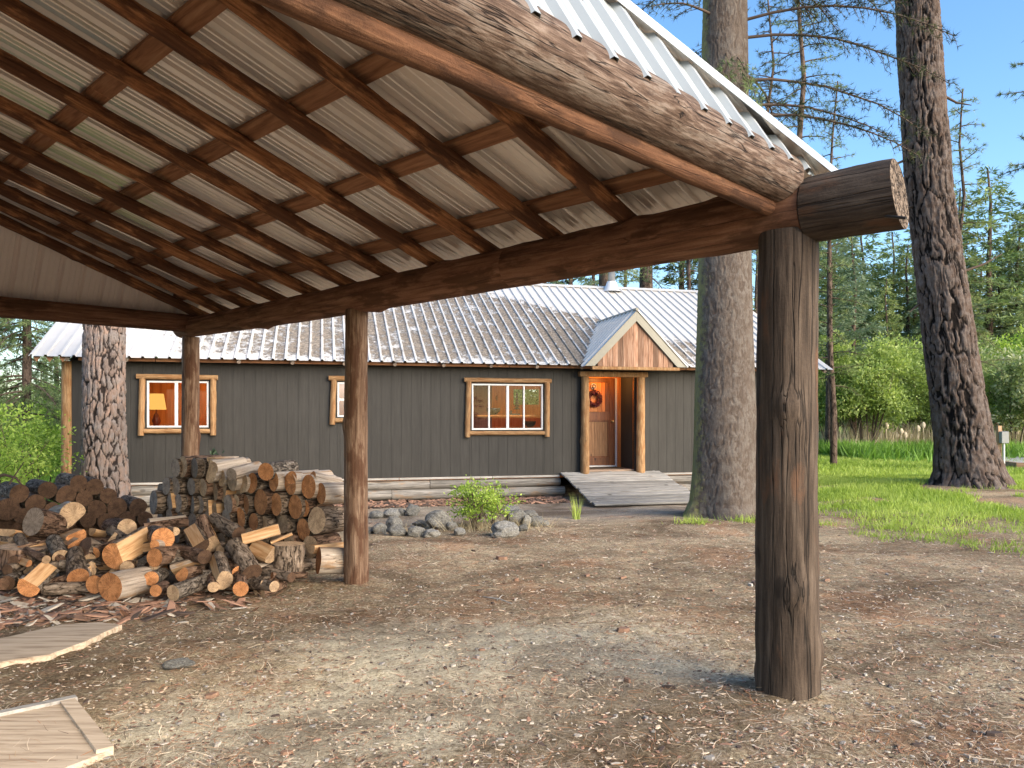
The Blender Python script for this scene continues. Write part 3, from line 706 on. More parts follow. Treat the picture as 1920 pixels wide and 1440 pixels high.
# siding boards, cut round the openings
x = XL + 0.02; k = 0
bw = 0.2032
shared = {}
while x < XR:
    x1 = min(x + bw, XR)
    spans = [(ZS, ZE)]
    def sub(sp, a, b):
        out = []
        for (s, e) in sp:
            if b <= s or a >= e: out.append((s, e))
            else:
                if a > s: out.append((s, a))
                if b < e: out.append((b, e))
        return out
    pieces = []
    edges = sorted(set([x, x1] + [e for w in WINS for e in (w[0], w[1]) if x < e < x1] + [e for e in DOORX if x < e < x1]))
    for ea, eb in zip(edges[:-1], edges[1:]):
        if eb - ea < 0.012: continue
        mid = (ea + eb) / 2; sp = [(ZS, ZE)]
        for w in WINS:
            if w[0] < mid < w[1]: sp = sub(sp, w[2], w[3])
        if DOORX[0] < mid < DOORX[1]: sp = sub(sp, 0.0, 2.50)
        for (s, e) in sp: pieces.append((ea, eb, s, e, ea == x, eb == x1))
    for (ea, eb, s, e, gl, gr) in pieces:
        key = (round(eb - ea, 4), round(s, 3), round(e, 3))
        if key in shared: me = shared[key]
        else:
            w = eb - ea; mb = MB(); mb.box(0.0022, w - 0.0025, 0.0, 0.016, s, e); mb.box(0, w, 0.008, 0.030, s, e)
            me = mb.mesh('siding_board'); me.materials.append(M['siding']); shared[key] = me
        o = link('siding_board', me, cab); o.location = (ea, 0, 0)
    x = x1
# inner faces, other walls, ceiling, floor
def wallbox(name, x0, x1, y0, y1, z0, z1, m):
    mb = MB(); mb.box(x0, x1, y0, y1, z0, z1); return hp(name, mb, m)
for (a, b) in ((XL + 0.03, WINS[0][0]), (WINS[0][1], WINS[1][0]), (WINS[1][1], WINS[2][0]), (WINS[2][1], DOORX[0]), (DOORX[1], XR - 0.02)): wallbox('inner_wall', a, b, 0.032, 0.12, 0.3, 2.62, M['inwall'])
for w in WINS:
    wallbox('inner_wall', w[0] + 0.001, w[1] - 0.001, 0.032, 0.12, 0.3, w[2] - 0.001, M['inwall']); wallbox('inner_wall', w[0] + 0.001, w[1] - 0.001, 0.032, 0.12, w[3] + 0.001, 2.62, M['inwall'])
wallbox('end_wall', XL, XL + 0.028, 0.034, DEP, -0.1, 2.66, M['siding']); wallbox('end_wall', XR, XR + 0.03, 0.0, DEP, -0.1, 2.66, M['siding'])
# rear wall with the kitchen's far window
RW = (0.40, 1.36, 1.95, 2.55)
for (a, b, c, d) in ((XL, RW[0], -0.1, 2.66), (RW[1], XR, -0.1, 2.66), (RW[0], RW[1], -0.1, RW[2]), (RW[0], RW[1], RW[3], 2.66)): wallbox('rear_wall', a, b, DEP - 0.12, DEP, c, d, M['inwall'])
wallbox('ceiling', XL + 0.03, XR, 0.125, DEP - 0.13, 2.625, 2.65, M['inwall'])
wallbox('room_floor', XL + 0.03, XR, 0.125, DEP - 0.13, 0.34, 0.40, M['floor'])
for xx in (-5.9, 2.6): wallbox('partition', xx, xx + 0.06, 0.13, DEP - 0.14, 0.41, 2.62, M['inwall'])
wallbox('partition', XL + 0.05, -5.92, 3.3, 3.36, 0.41, 2.62, M['inwall']); wallbox('partition', -5.83, -4.3, 1.4, 1.45, 0.41, 2.62, M['vinyl'])
# corner posts, foundation logs, sill boards
def hlog(name, p0, p1, r0, r1, mats, **kw): return log_part(name, cab, HM, hw(*p0), hw(*p1), r0, r1, mats, **kw)
hlog('corner_log', (XL - 0.055, -0.01, -0.1), (XL - 0.05, -0.01, 2.64), 0.088, 0.082, [M['honey'], M['end_tan']], seg=24, rings=30, knob=5, lump=0.07)
hlog('corner_log', (XR + 0.055, -0.01, -0.1), (XR + 0.05, -0.01, 2.64), 0.088, 0.082, [M['honey'], M['end_tan']], seg=24, rings=30, knob=5, lump=0.07)
xs = [XL, -6.9, -4.05, -2.1, -0.62]
for a, b in zip(xs[:-1], xs[1:]): mbb = MB(); mbb.box(a + 0.004, b - 0.004, -0.045, 0.0, 0.315, 0.358); o = hp('sill_board', mbb, M['greyboard'], 0.006)
mbb = MB(); mbb.box(1.78, XR, -0.045, 0.0, 0.315, 0.358); hp('sill_board', mbb, M['greyboard'], 0.006)
for (a, b, z, r) in ((XL + 0.05, -5.0, 0.205, 0.105), (-4.99, -3.42, 0.205, 0.10), (-3.41, -0.6, 0.205, 0.10), (1.8, XR, 0.205, 0.10), (XL + 0.05, -4.2, 0.01, 0.11), (-4.19, -0.5, 0.005, 0.11), (1.7, XR, 0.0, 0.11)):
    hlog('foundation_log', (a, 0.06, z), (b, 0.06, z + random.uniform(-.008, .008)), r, r * 0.94, [M['found'], M['end_grey']], seg=18, rings=40, knob=6, lump=0.07)
# windows: log trim, white vinyl frame, panes
def window(w, panes, label=None, pane_dark=None):
    x0, x1, z0, z1 = w; cx, cz = (x0 + x1) / 2, (z0 + z1) / 2
    wi = empty('window', (cx, 0, cz)); wi.parent = cab
    if label: wi['label'] = label
    WM = HM @ Matrix.Translation((cx, 0, cz))
    def wl(p0, p1, r, **kw): return log_part('trim_log', wi, WM, hw(*p0), hw(*p1), r, r, [M['honey'], M['end_tan']], seg=16, rings=24, knob=4, lump=0.10, **kw)
    wl((x0 - 0.10, -0.045, z0 - 0.15), (x0 - 0.07, -0.045, z1 + 0.05), 0.058); wl((x1 + 0.08, -0.045, z0 - 0.15), (x1 + 0.085, -0.045, z1 + 0.05), 0.058)
    wl((x0 - 0.17, -0.055, z1 + 0.075), (x1 + 0.17, -0.055, z1 + 0.07), 0.050); wl((x0 - 0.045, -0.04, z0 - 0.065), (x1 + 0.03, -0.04, z0 - 0.07), 0.045)
    mb = MB(); t = 0.035; X0, X1, Z0, Z1 = x0 - cx, x1 - cx, z0 - cz, z1 - cz
    mb.box(X0, X1, -0.02, 0.05, Z1 - t, Z1); mb.box(X0, X1, -0.02, 0.05, Z0, Z0 + t); mb.box(X0, X0 + t, -0.02, 0.05, Z0 + t, Z1 - t); mb.box(X1 - t, X1, -0.02, 0.05, Z0 + t, Z1 - t)
    bevel(mb.build('frame', M['vinyl'], wi), 0.004)
    edges = [X0 + t] + [X0 + (X1 - X0) * f for f in panes] + [X1 - t]
    for f in panes:
        xx = X0 + (X1 - X0) * f; wd = 0.028 if f == 0.5 or len(panes) == 1 else 0.016
        mb = MB(); mb.box(xx - wd, xx + wd, -0.012, 0.045, Z0 + t, Z1 - t); bevel(mb.build('mullion', M['vinyl'], wi), 0.003)
    for a, b in zip(edges[:-1], edges[1:]):
        mb = MB(); mb.box(a + 0.004, b - 0.004, 0.014, 0.018, Z0 + t, Z1 - t); mb.build('pane', M['glass'], wi)
    return wi, WM
window(WINS[0], (0.47,), 'bedroom window showing a lit lamp inside'); wv, _ = window(WINS[1], (), 'small window half hidden behind a post')
mb = MB(); mb.box(-0.21, 0.21, -0.012, 0.045, -0.02, 0.02); mb.build('mullion', M['vinyl'], wv)
window(WINS[2], (0.24, 0.5, 0.73), 'wide kitchen window with four white-framed lights')
# rear window frame
mb = MB()
for (a, b, c, d) in ((RW[0], RW[1], RW[3] - 0.05, RW[3]), (RW[0], RW[1], RW[2], RW[2] + 0.05), (RW[0], RW[0] + 0.05, RW[2] + 0.05, RW[3] - 0.05), (RW[1] - 0.05, RW[1], RW[2] + 0.05, RW[3] - 0.05)): mb.box(a, b, DEP - 0.16, DEP - 0.121, c, d)
hp('rear_window_frame', mb, M['inwall'])
# porch recess
wallbox('recess_wall', DOORX[1], DOORX[1] + 0.05, 0.032, 0.90, 0.3, 2.6, M['siding']); wallbox('recess_wall', DOORX[0] - 0.05, DOORX[0], 0.032, 0.90, 0.3, 2.6, M['siding'])
wallbox('recess_ceiling', DOORX[0], DOORX[1], 0.032, 0.90, 2.58, 2.61, M['cream']); wallbox('recess_back', DOORX[0] + 0.001, DOORX[1] - 0.001, 0.90, 0.93, 2.50, 2.61, M['inwall'])
for i in range(5): wallbox('porch_board', DOORX[0] + 0.002, DOORX[1] - 0.002, 0.02 + i * 0.175, 0.02 + i * 0.175 + 0.17, 0.41, 0.445, M['floor'])
wallbox('door_jamb', 1.0, 1.045, 0.855, 0.895, 0.446, 2.50, M['vinyl']); wallbox('door_casing', 1.047, DOORX[1] - 0.002, 0.80, 0.89, 0.446, 2.575, M['inwall']); wallbox('door_jamb', DOORX[0] + 0.002, 0.095, 0.855, 0.895, 0.446, 2.50, M['vinyl'])
wallbox('threshold', 0.096, 0.999, 0.80, 0.895, 0.446, 0.49, M['vinyl'])
mb = MB(); mb.box(0.10, 0.96, 0.25, 0.76, 0.446, 0.462); dm = mb.build('door_mat', M['mat']); dm.matrix_world = HM; tag(dm, 'dark door mat on the porch floor before the wooden door', 'door mat')
door = empty('door', (0.55, 0.87, 0.49)); door.parent = cab
def dpart(name, x0, x1, y0, y1, z0, z1, m, bev=0.003):
    mb = MB(); mb.box(x0 - 0.55, x1 - 0.55, y0 - 0.87, y1 - 0.87, z0 - 0.49, z1 - 0.49); return bevel(mb.build(name, m, door), bev)
dpart('stile', 0.10, 0.20, 0.86, 0.90, 0.495, 2.49, M['door']); dpart('stile', 0.86, 0.995, 0.86, 0.90, 0.495, 2.49, M['door'])
for (a, b) in ((0.495, 0.66), (1.53, 1.72), (2.40, 2.49)): dpart('rail', 0.201, 0.859, 0.86, 0.90, a, b, M['door'])
nb = 7
for i in range(nb):
    w = 0.657 / nb
    dpart('door_board', 0.202 + i * w, 0.202 + (i + 1) * w - 0.003, 0.876, 0.895, 1.722, 2.398, M['inwall'] if i != 6 else M['door'], 0.004)
for i in range(9):
    w = 0.57 / 9; dpart('door_board', 0.245 + i * w, 0.245 + (i + 1) * w - 0.002, 0.872, 0.893, 0.705, 1.485, M['doorpanel'], 0.003)
for (a, b, c, d) in ((0.202, 0.244, 0.662, 1.528), (0.816, 0.858, 0.662, 1.528), (0.245, 0.815, 0.662, 0.704), (0.245, 0.815, 1.486, 1.528)): dpart('panel_moulding', a, b, 0.864, 0.895, c, d, M['door'])
mb = MB(); mb.lathe([(0.0, 0.0), (0.03, 0.0), (0.03, 0.006), (0.012, 0.01), (0.012, 0.035), (0.028, 0.045), (0.032, 0.06), (0.022, 0.078), (0, 0.082)], seg=16)
kn = mb.build('knob', M['brass'], door); kn.rotation_euler = (math.radians(90), 0, 0); kn.location = (0.925 - 0.55, -0.012, 1.50 - 0.49)
# porch posts, lintel
hlog('porch_post', (-0.075, -0.10, 0.30), (-0.07, -0.10, 2.47), 0.098, 0.085, [M['honey'], M['end_tan']], seg=28, rings=40, knob=5, lump=0.05)
hlog('porch_post', (1.215, -0.10, 0.30), (1.225, -0.10, 2.47), 0.098, 0.088, [M['honey'], M['end_tan']], seg=28, rings=40, knob=5, lump=0.06)
mb = MB(); mb.box(-0.21, 1.36, -0.19, -0.02, 2.47, 2.585); hp('lintel', mb, M['honey'], 0.012)
# eave pole and rafter tails
HPIT = 0.532; WE = -0.47
def hroof(Wd): return 2.69 + HPIT * (Wd - WE)
for (a, b) in ((-9.9, -8.6), (-8.59, -5.0), (-4.99, -1.8), (-1.79, 2.2), (2.21, 5.5)):
    mb = MB(); mb.box(a, b, -0.30, -0.24, 2.635, 2.70); hp('fascia_board', mb, M['purlin'], 0.006)
xx = -10.05
while xx < 5.7:
    hlog('rafter_tail', (xx, -0.42, hroof(-0.42) - 0.075), (xx, 0.02, hroof(0.02) - 0.075), 0.036, 0.036, [M['found'], M['end_grey']], seg=10, rings=2); xx += 0.98
for s in range(3): hlog('lookout', (-10.62, WE + 0.12 + s * 0.0, 2.63) if False else (-10.6, -0.15 + s * 1.3, hroof(-0.15 + s * 1.3) - 0.09), (XL, -0.15 + s * 1.3, hroof(-0.15 + s * 1.3) - 0.09), 0.055, 0.055, [M['bark_dark'], M['end_dark']], seg=10, rings=3)
for s in range(3):
    mb = MB(); v = [(-10.60 + s * 0.21, -0.40, 2.675), (-10.48 + s * 0.21, -0.40, 2.675), (-10.54 + s * 0.21, -0.40, 2.59)]
    v2 = [(a, b + 0.5, c + 0.5 * HPIT) for a, b, c in v]; mb.add(v + v2, [(0, 1, 2), (5, 4, 3), (0, 3, 4, 1), (1, 4, 5, 2), (2, 5, 3, 0)]); hp('eave_block', mb, M['purlin'])
# roof sheets
RX0, RX1, WR = -10.68, 5.84, 4.22
HS = math.sqrt(1 + HPIT ** 2)
def roof_mesh():
    pr = sheet_profile(0.9144, 'plain'); m = len(pr); ns = 12
    V = []; rib = []
    Ls = (WR - WE) * HS
    for dz in (0, -0.0015):
        for i in range(ns + 1):
            for (x_, z_) in pr: V.append((x_, Ls * i / ns, z_ + dz)); rib.append(z_ / 0.032)
    N = m * (ns + 1); F = []
    for i in range(ns):
        for k in range(m - 1):
            a = i * m + k; F.append((a, a + 1, a + m + 1, a + m)); F.append((a + m + N, a + m + 1 + N, a + 1 + N, a + N))
    for k in range(m - 1): F.append((k + N, k + 1 + N, k + 1, k))
    me = np_mesh('roof_sheet', V, F); return me, np.array(V), np.array(rib)
ang2 = math.atan(HPIT)
for side in (0, 1):
    for i in range(18):
        xx = RX0 + 0.9144 * i + 0.03
        me, V, rib = roof_mesh()
        vattr(me, 'rib', rib)
        X = xx + V[:, 0]; T = V[:, 1] / ((WR - WE) * HS)
        # litter: low at the left end, heavy in the middle, cleared wedge below the ridge to the right
        lit = 0.62 + 0.5 * smooth(X, -9.6, -6.0) - 1.1 * smooth(T * 4.7 + (X + 1.9) * 0.62, 3.9, 5.0) * smooth(X, -4, -1.2) - 0.55 * smooth(-X, 8.3, 10.2) - 0.5 * smooth(X, 2.6, 4.2) * smooth(T, 0.5, 0.7)
        lit = lit - 0.35 * smooth(T, 0.82, 0.95) - 0.3 * (1 - smooth(T, 0.0, 0.10))
        lit = lit + 0.5 * np.exp(-((X + 0.35) ** 2) / 0.10) * (1 - smooth(T, 0.25, 0.45))
        vattr(me, 'litter', lit)
        o = link('roof_sheet', me, cab, [M['roof_house']])
        if side == 0: o.location = (xx, WE, 2.69); o.rotation_euler = (ang2, 0, 0)
        else: o.location = (xx + 0.9144, 2 * WR - WE, 2.69); o.rotation_euler = (ang2, 0, math.pi)
mb = MB()
for s in (-1, 1):
    z = hroof(WR) + 0.035; q = [Vector((RX0, WR, z)), Vector((RX1, WR, z)), Vector((RX1, WR + s * 0.16, z - 0.16 * HPIT)), Vector((RX0, WR + s * 0.16, z - 0.16 * HPIT))]
    mb.add(q + [p - Vector((0, 0, 0.004)) for p in q], [(0, 1, 2, 3), (7, 6, 5, 4), (0, 4, 5, 1), (1, 5, 6, 2), (2, 6, 7, 3), (3, 7, 4, 0)])
hp('ridge_cap', mb, M['roof_house'])
# gable end walls (triangles) of the cabin
for X_ in (XL, XR):
    mb = MB(); v = [(X_, 0, 2.66), (X_, DEP, 2.66), (X_, WR, hroof(WR) - 0.06)]; v2 = [(a + 0.03, b, c) for a, b, c in v]
    mb.add(v + v2, [(0, 1, 2), (5, 4, 3), (0, 3, 4, 1), (1, 4, 5, 2), (2, 5, 3, 0)]); hp('gable_wall', mb, M['siding'])
# flue pipe
mb = MB(); mb.lathe([(0.10, -0.5), (0.10, 0.62), (0.105, 0.62), (0.105, 0.66), (0.10, 0.66), (0.10, 1.15)], (2.14, 4.0, 5.0), 20); hp('flue_pipe', mb, M['galv'])
mb = MB(); mb.lathe([(0.27, 0.03), (0.20, 0.10), (0.13, 0.30), (0.115, 0.32), (0.11, 0.32)], (2.14, 4.0, 5.0), 20); hp('flue_flashing', mb, M['vinyl'])
# porch gable
GXc, GH, GHW, GW0 = 0.905, 3.86, 1.16, -0.62
gs = (GH - 2.67) / GHW
pg = empty('porch_gable', (GXc, GW0, 2.67)); pg.parent = cab
def gp(name, mb, m, bev=0):
    o = mb.build(name, m, pg)
    if bev: bevel(o, bev)
    return o
nbd = 15; wbd = 0.115
for i in range(-7, 8):
    a = i * wbd - wbd / 2 + 0.003; b = a + wbd - 0.007; off = random.uniform(0, 0.008)
    def top(x): return 1.10 - abs(x) * gs - 0.14
    if min(top(a), top(b)) < 0.0: 
        if max(top(a), top(b)) <= 0: continue
    pts = [(a, 0), (b, 0), (b, max(top(b), 0.004)), (a, max(top(a), 0.004))]
    if a < 0 < b: pts = [(a, 0), (b, 0), (b, top(b)), (0, top(0)), (a, top(a))]
    n = len(pts); mb = MB(); v = [(x_, 0.05 + off, z_) for x_, z_ in pts] + [(x_, 0.07, z_) for x_, z_ in pts]
    mb.add(v, [tuple(range(n)), tuple(range(2 * n - 1, n - 1, -1))] + [((k + 1) % n, k, n + k, n + (k + 1) % n) for k in range(n)]); gp('gable_board', mb, M['barnwood'])
for s in (-1, 1):
    t = 0.155; y0, y1 = 0.0, 0.045
    A_ = (0, GH - 2.67); B_ = (s * GHW, 0); nrm = Vector((-(B_[1] - A_[1]), (B_[0] - A_[0]))).normalized()
    low = Vector((s * GHW, 0)); dt = t * math.sqrt(1 + gs * gs)
    pts = [(0, GH - 2.67), (0, GH - 2.67 - dt), (s * (GHW - dt / gs), -0.0), (s * GHW, -0.0)]
    mb = MB(); n = 4; v = [(x_, y0, z_) for x_, z_ in pts] + [(x_, y1, z_) for x_, z_ in pts]
    f = [tuple(range(n)), tuple(range(2 * n - 1, n - 1, -1))] + [((k + 1) % n, k, n + k, n + (k + 1) % n) for k in range(n)]
    if s > 0: f = [q[::-1] for q in f]
    mb.add(v, f); gp('bargeboard', mb, M['cream'], 0.003)
    # little roof: runs back until it meets the main slope
    up = Vector((-s, 0, gs)).normalized(); wid = 2.75
    Xd = Vector((0, 1, 0)); Z = Xd.cross(up)
    if Z.z < 0: Xd = -Xd; Z = Xd.cross(up)
    ln = GHW * math.sqrt(1 + gs * gs) + 0.03
    for k in range(3):
        me = sheet_mesh('roof_sheet', 0.9144, ln, 1, 'plain')
        org = Vector((s * (GHW + 0.02), -0.02 + 0.9144 * k + (0.9144 if Xd.y < 0 else 0), -0.02 + 0.012))
        Ml = Matrix.Translation(org) @ Matrix((Xd, up, Z)).transposed().to_4x4()
        # trim where it dips under the main roof (plane z = 2.69+.532(W-WE) in cabin space)
        pt = Vector((0, WE - GW0, 2.69 - 2.67 - 0.03)); no = Vector((0, HPIT, -1))
        if cut(me, Ml, [(pt, no)]):
            o = link('roof_sheet', me, pg, [M['roof_house']]); o.matrix_local = Ml
mb = MB(); mb.tube([(0, -0.02, GH - 2.67 + 0.03), (0, 2.42, GH - 2.67 + 0.03)], 0.035, 6); gp('ridge_cap', mb, M['cream'])
mb = MB(); mb.box(-GHW + 0.16, GHW - 0.16, -0.0, 0.12, -0.075, -0.005); gp('cross_pole', mb, M['honey'], 0.01)
# ramp
ramp_o = empty('wooden_ramp', hw(0.55, -1.0, 0.2), HRZ); tag(ramp_o, 'weathered grey plank ramp sloping from the porch down to the dirt', 'ramp')
za, zb_, wa, wb_ = 0.40, -0.065, -0.03, -2.12
npk = 12
for i in range(npk):
    t0 = i / npk; t1 = (i + 1) / npk
    yy = wa + (wb_ - wa) * (t0 + t1) / 2; zz = za + (zb_ - za) * (t0 + t1) / 2; wpl = abs(wb_ - wa) / npk - 0.024
    mb = MB(); mb.box(-1.145 + random.uniform(-.02, .02), 1.145 + random.uniform(-.02, .02), -wpl / 2, wpl / 2, -0.019, 0.019); o = mb.build('plank', M['ramp'], ramp_o); bevel(o, 0.005)
    o.location = (0, yy + 1.0, zz - 0.2 + random.uniform(-.004, .004)); o.rotation_euler = (math.atan2(za - zb_, wa - wb_) + random.uniform(-.01, .01), 0, random.uniform(-.003, .003))
for xx in (-1.02, 0, 1.02):
    mb = MB(); mb.box(-0.025, 0.025, -0.98, 1.04, -0.10, -0.022); o = mb.build('joist', M['ramp'], ramp_o); o.location = (xx, 0, 0.015); o.rotation_euler = (math.atan2(za - zb_, wa - wb_), 0, 0)
# wreath
wr = empty('wreath', hw(0.47, 0.845, 2.02), HRZ); tag(wr, 'round dark red berry wreath hanging on the lit wooden door', 'wreath')
mb = MB(); rg = random.Random(3)
for i in range(520):
    a = rg.random() * 6.283; t = rg.random() * 6.283; rr = 0.145 + 0.052 * math.cos(t) * rg.uniform(0.6, 1.15); dy = -0.03 + 0.05 * math.sin(t) * rg.uniform(0.6, 1.1)
    c = Vector((rr * math.cos(a), dy, rr * math.sin(a))); s = rg.uniform(0.012, 0.022)
    M3 = Quaternion((rg.random(), rg.random(), rg.random()), rg.random() * 6).to_matrix()
    mb.add([c + M3 @ Vector(v) * s for v in ((1, 0, 0), (-1, 0, 0), (0, 1, 0), (0, -1, 0), (0, 0, 1), (0, 0, -1))], [(0, 2, 4), (2, 1, 4), (1, 3, 4), (3, 0, 4), (2, 0, 5), (1, 2, 5), (3, 1, 5), (0, 3, 5)])
o = mb.build('berries', M['berry'], wr); o['kind'] = 'stuff'
mb = MB()
for k in range(24):
    a = k / 24 * 6.283; b = (k + 1) / 24 * 6.283; mb.tube([(0.145 * math.cos(a), 0.0, 0.145 * math.sin(a)), (0.145 * math.cos(b), 0.0, 0.145 * math.sin(b))], 0.022, 6, cap=False)
mb.build('wreath_ring', M['twig'], wr)
mb = MB(); mb.tube([(0, -0.01, 0.17), (0.0, -0.015, 0.25)], 0.012, 6); mb.build('ribbon', M['berry'], wr)
# ornament above it
on = empty('door_ornament', hw(0.47, 0.85, 2.30), HRZ); tag(on, 'small silver bell ornament above the wreath on the door', 'ornament')
mb = MB()
for k in range(16):
    a = k / 16 * 6.283; b = (k + 1) / 16 * 6.283; mb.tube([(0.06 * math.cos(a), 0.0, 0.06 * math.sin(a)), (0.06 * math.cos(b), 0.0, 0.06 * math.sin(b))], 0.009, 6, cap=False)
mb.build('hoop', M['galv'], on)
mb = MB(); mb.lathe([(0.0, 0.04), (0.015, 0.035), (0.022, 0.0), (0.035, -0.03), (0.0, -0.03)], seg=14); mb.build('bell', M['galv'], on)
# porch lamp: a small flush light in the recess ceiling
pl = bpy.data.lights.new('porch_lamp_light', 'POINT'); pl.energy = 8; pl.color = (1.0, 0.42, 0.10); pl.shadow_soft_size = 0.06
po = bpy.data.objects.new('porch_lamp_light', pl); po.location = hw(0.60, 0.45, 2.44); COL.objects.link(po)
mb = MB(); mb.lathe([(0.09, 0.0), (0.085, -0.03), (0.05, -0.055), (0.0, -0.06)], seg=18); lm = mb.build('porch_lamp', mat_emit('porch lamp glow', (1.0, 0.55, 0.2), 3.0)); lm.location = hw(0.60, 0.45, 2.58)
tag(lm, 'small glowing ceiling lamp inside the porch recess', 'lamp'); po.location = hw(0.60, 0.45, 2.46)

# ---- things inside, seen through the windows
def inlight(X, Wd, z, e, c, s=0.12):
    l = bpy.data.lights.new('room_light', 'POINT'); l.energy = e; l.color = c; l.shadow_soft_size = s
    o = bpy.data.objects.new('room_light', l); o.location = hw(X, Wd, z); COL.objects.link(o)
lp = empty('table_lamp', hw(-9.02, 2.0, 1.30), HRZ); tag(lp, 'lit table lamp with yellow shade seen through the left window', 'table lamp')
mb = MB(); mb.lathe([(0.20, 0.46), (0.145, 0.80), (0.143, 0.80), (0.198, 0.46)], seg=28); mb.build('lamp_shade', M['shade'], lp)
mb = MB(); mb.lathe([(0.0, 0.0), (0.10, 0.0), (0.10, 0.02), (0.03, 0.05), (0.06, 0.14), (0.09, 0.22), (0.05, 0.34), (0.015, 0.40), (0.015, 0.52), (0, 0.52)], seg=20); mb.build('lamp_base', M['inred'], lp)
inlight(-9.02, 2.0, 1.42, 22, (1.0, 0.55, 0.18), 0.08); inlight(-8.0, 1.9, 2.5, 18, (1.0, 0.55, 0.2))
tb = empty('side_table', hw(-9.0, 2.0, 0.40), HRZ); tag(tb, 'dark side table under the lit lamp behind the left window', 'table')
mb = MB(); mb.box(-0.28, 0.28, -0.22, 0.22, 0.86, 0.899); mb.build('table_top', M['inred'], tb)
for sx in (-0.24, 0.24):
    for sy in (-0.18, 0.18): mb = MB(); mb.box(sx - 0.02, sx + 0.02, sy - 0.02, sy + 0.02, 0, 0.859); mb.build('leg', M['inred'], tb)
hb = empty('wooden_box', hw(-8.05, 0.55, 0.41), HRZ); tag(hb, 'dark chest with a little knob inside the left window', 'chest')
mb = MB(); mb.box(-0.3, 0.3, -0.2, 0.2, 0.0, 1.02); mb.build('chest_body', M['inred'], hb)
mb = MB(); mb.lathe([(0, 0), (0.07, 0), (0.075, 0.04), (0.02, 0.09), (0.0, 0.1)], (0, 0, 1.02), 12); mb.build('chest_knob', M['iron'], hb)
ch = empty('armchair', hw(-7.55, 0.75, 0.40), HRZ); tag(ch, 'tall rounded armchair back at the right side of the left window', 'armchair')
mb = MB(); mb.lathe([(0, 0.35), (0.28, 0.35), (0.30, 0.9), (0.26, 1.4), (0.17, 1.72), (0.06, 1.83), (0, 1.85)], seg=24)
for i in range(len(mb.v)): mb.v[i] = (mb.v[i][0], mb.v[i][1] * 0.35, mb.v[i][2])
mb.build('chair_back', mat_plain('flecked chair cloth', (0.33, 0.27, 0.26), 0.9, var=0.6, sc=24), ch); mb = MB(); mb.box(-0.3, 0.3, -0.1, 0.45, 0.0, 0.45); bevel(mb.build('seat', M['inred'], ch), 0.04)
# kitchen
kc = empty('kitchen_counter', hw(-0.7, 3.0, 0.40), HRZ); tag(kc, 'orange pine kitchen counter behind the wide window', 'counter')
mb = MB(); mb.box(-1.2, 1.75, 0, 0.6, 0.05, 0.90); mb.build('cabinet', M['inwall'], kc); mb = MB(); mb.box(-1.23, 1.78, -0.03, 0.63, 0.90, 0.945); bevel(mb.build('counter_top', M['honey'], kc), 0.01)
for k in range(5):
    mb = MB(); mb.box(-1.17 + k * 0.585, -0.62 + k * 0.585, -0.02, 0.0, 0.12, 0.84); bevel(mb.build('cabinet_door', M['inwall'], kc), 0.006)
cp = empty('tall_cupboard', hw(-1.86, 1.2, 0.40), HRZ); tag(cp, 'dark red cupboard at the left edge of the wide window', 'cupboard')
mb = MB(); mb.box(-0.55, 0.02, 0, 0.4, 0.0, 2.1); mb.build('carcass', M['inred'], cp); mb = MB(); mb.box(-0.50, -0.03, -0.02, 0.0, 0.1, 2.0); bevel(mb.build('cupboard_door', M['inred'], cp), 0.006)
tf = empty('tree_figurine', hw(-1.47, 0.35, 1.345), HRZ); tag(tf, 'small dark metal pine tree figurine standing in the wide window', 'figurine')
mb = MB(); mb.lathe([(0.05, 0.40), (0.0, 0.40)], seg=10); mb.tube([(0, 0, 0.33), (0, 0, 0.80)], 0.007, 6)
for k in range(6): z0 = 0.42 + k * 0.062; r = 0.085 * (1 - k / 7.5); mb.lathe([(r, 0), (r * 0.4, 0.045), (0, 0.075)], (0, 0, z0), 9)
mb.build('tree_shape', M['iron'], tf); mb = MB(); mb.box(-0.16, 0.06, -0.03, 0.03, 0.30, 0.33); mb.box(-0.15, -0.12, -0.02, 0.02, 0.33, 0.40); mb.build('stand', M['iron'], tf)
sh = MB(); sh.box(-0.9, 0.4, -0.10, 0.10, 0.27, 0.30); o = sh.build('window_shelf', M['inwall']); o.location = hw(-1.47, 0.35, 1.345); o.rotation_euler = (0, 0, HRZ); tag(o, 'narrow orange shelf inside the wide window under the tree figurine', 'shelf')
for i, (X_, nm) in enumerate(((-2.0, 'left'), (-1.22, 'right'))):
    b = MB(); b.lathe([(0, 0), (0.07, 0), (0.14, 0.07), (0.155, 0.14), (0.15, 0.145), (0.12, 0.08), (0, 0.06)], seg=18); o = b.build('bowl', M['iron']); o.location = hw(X_ if i == 0 else -0.4, 0.34 if i == 0 else 3.2, 1.648 if i == 0 else 1.35); o.rotation_euler = (0, 0, HRZ)
    tag(o, ('dark bowl on the shelf left of the tree figurine in the wide window', 'dark bowl on the pine counter seen through the wide window')[i], 'bowl')
inlight(-1.0, 2.2, 2.45, 22, (1.0, 0.50, 0.18)); inlight(0.5, 6.0, 2.4, 16, (1.0, 0.5, 0.18)); inlight(-4.9, 0.8, 2.4, 10, (1.0, 0.9, 0.8))

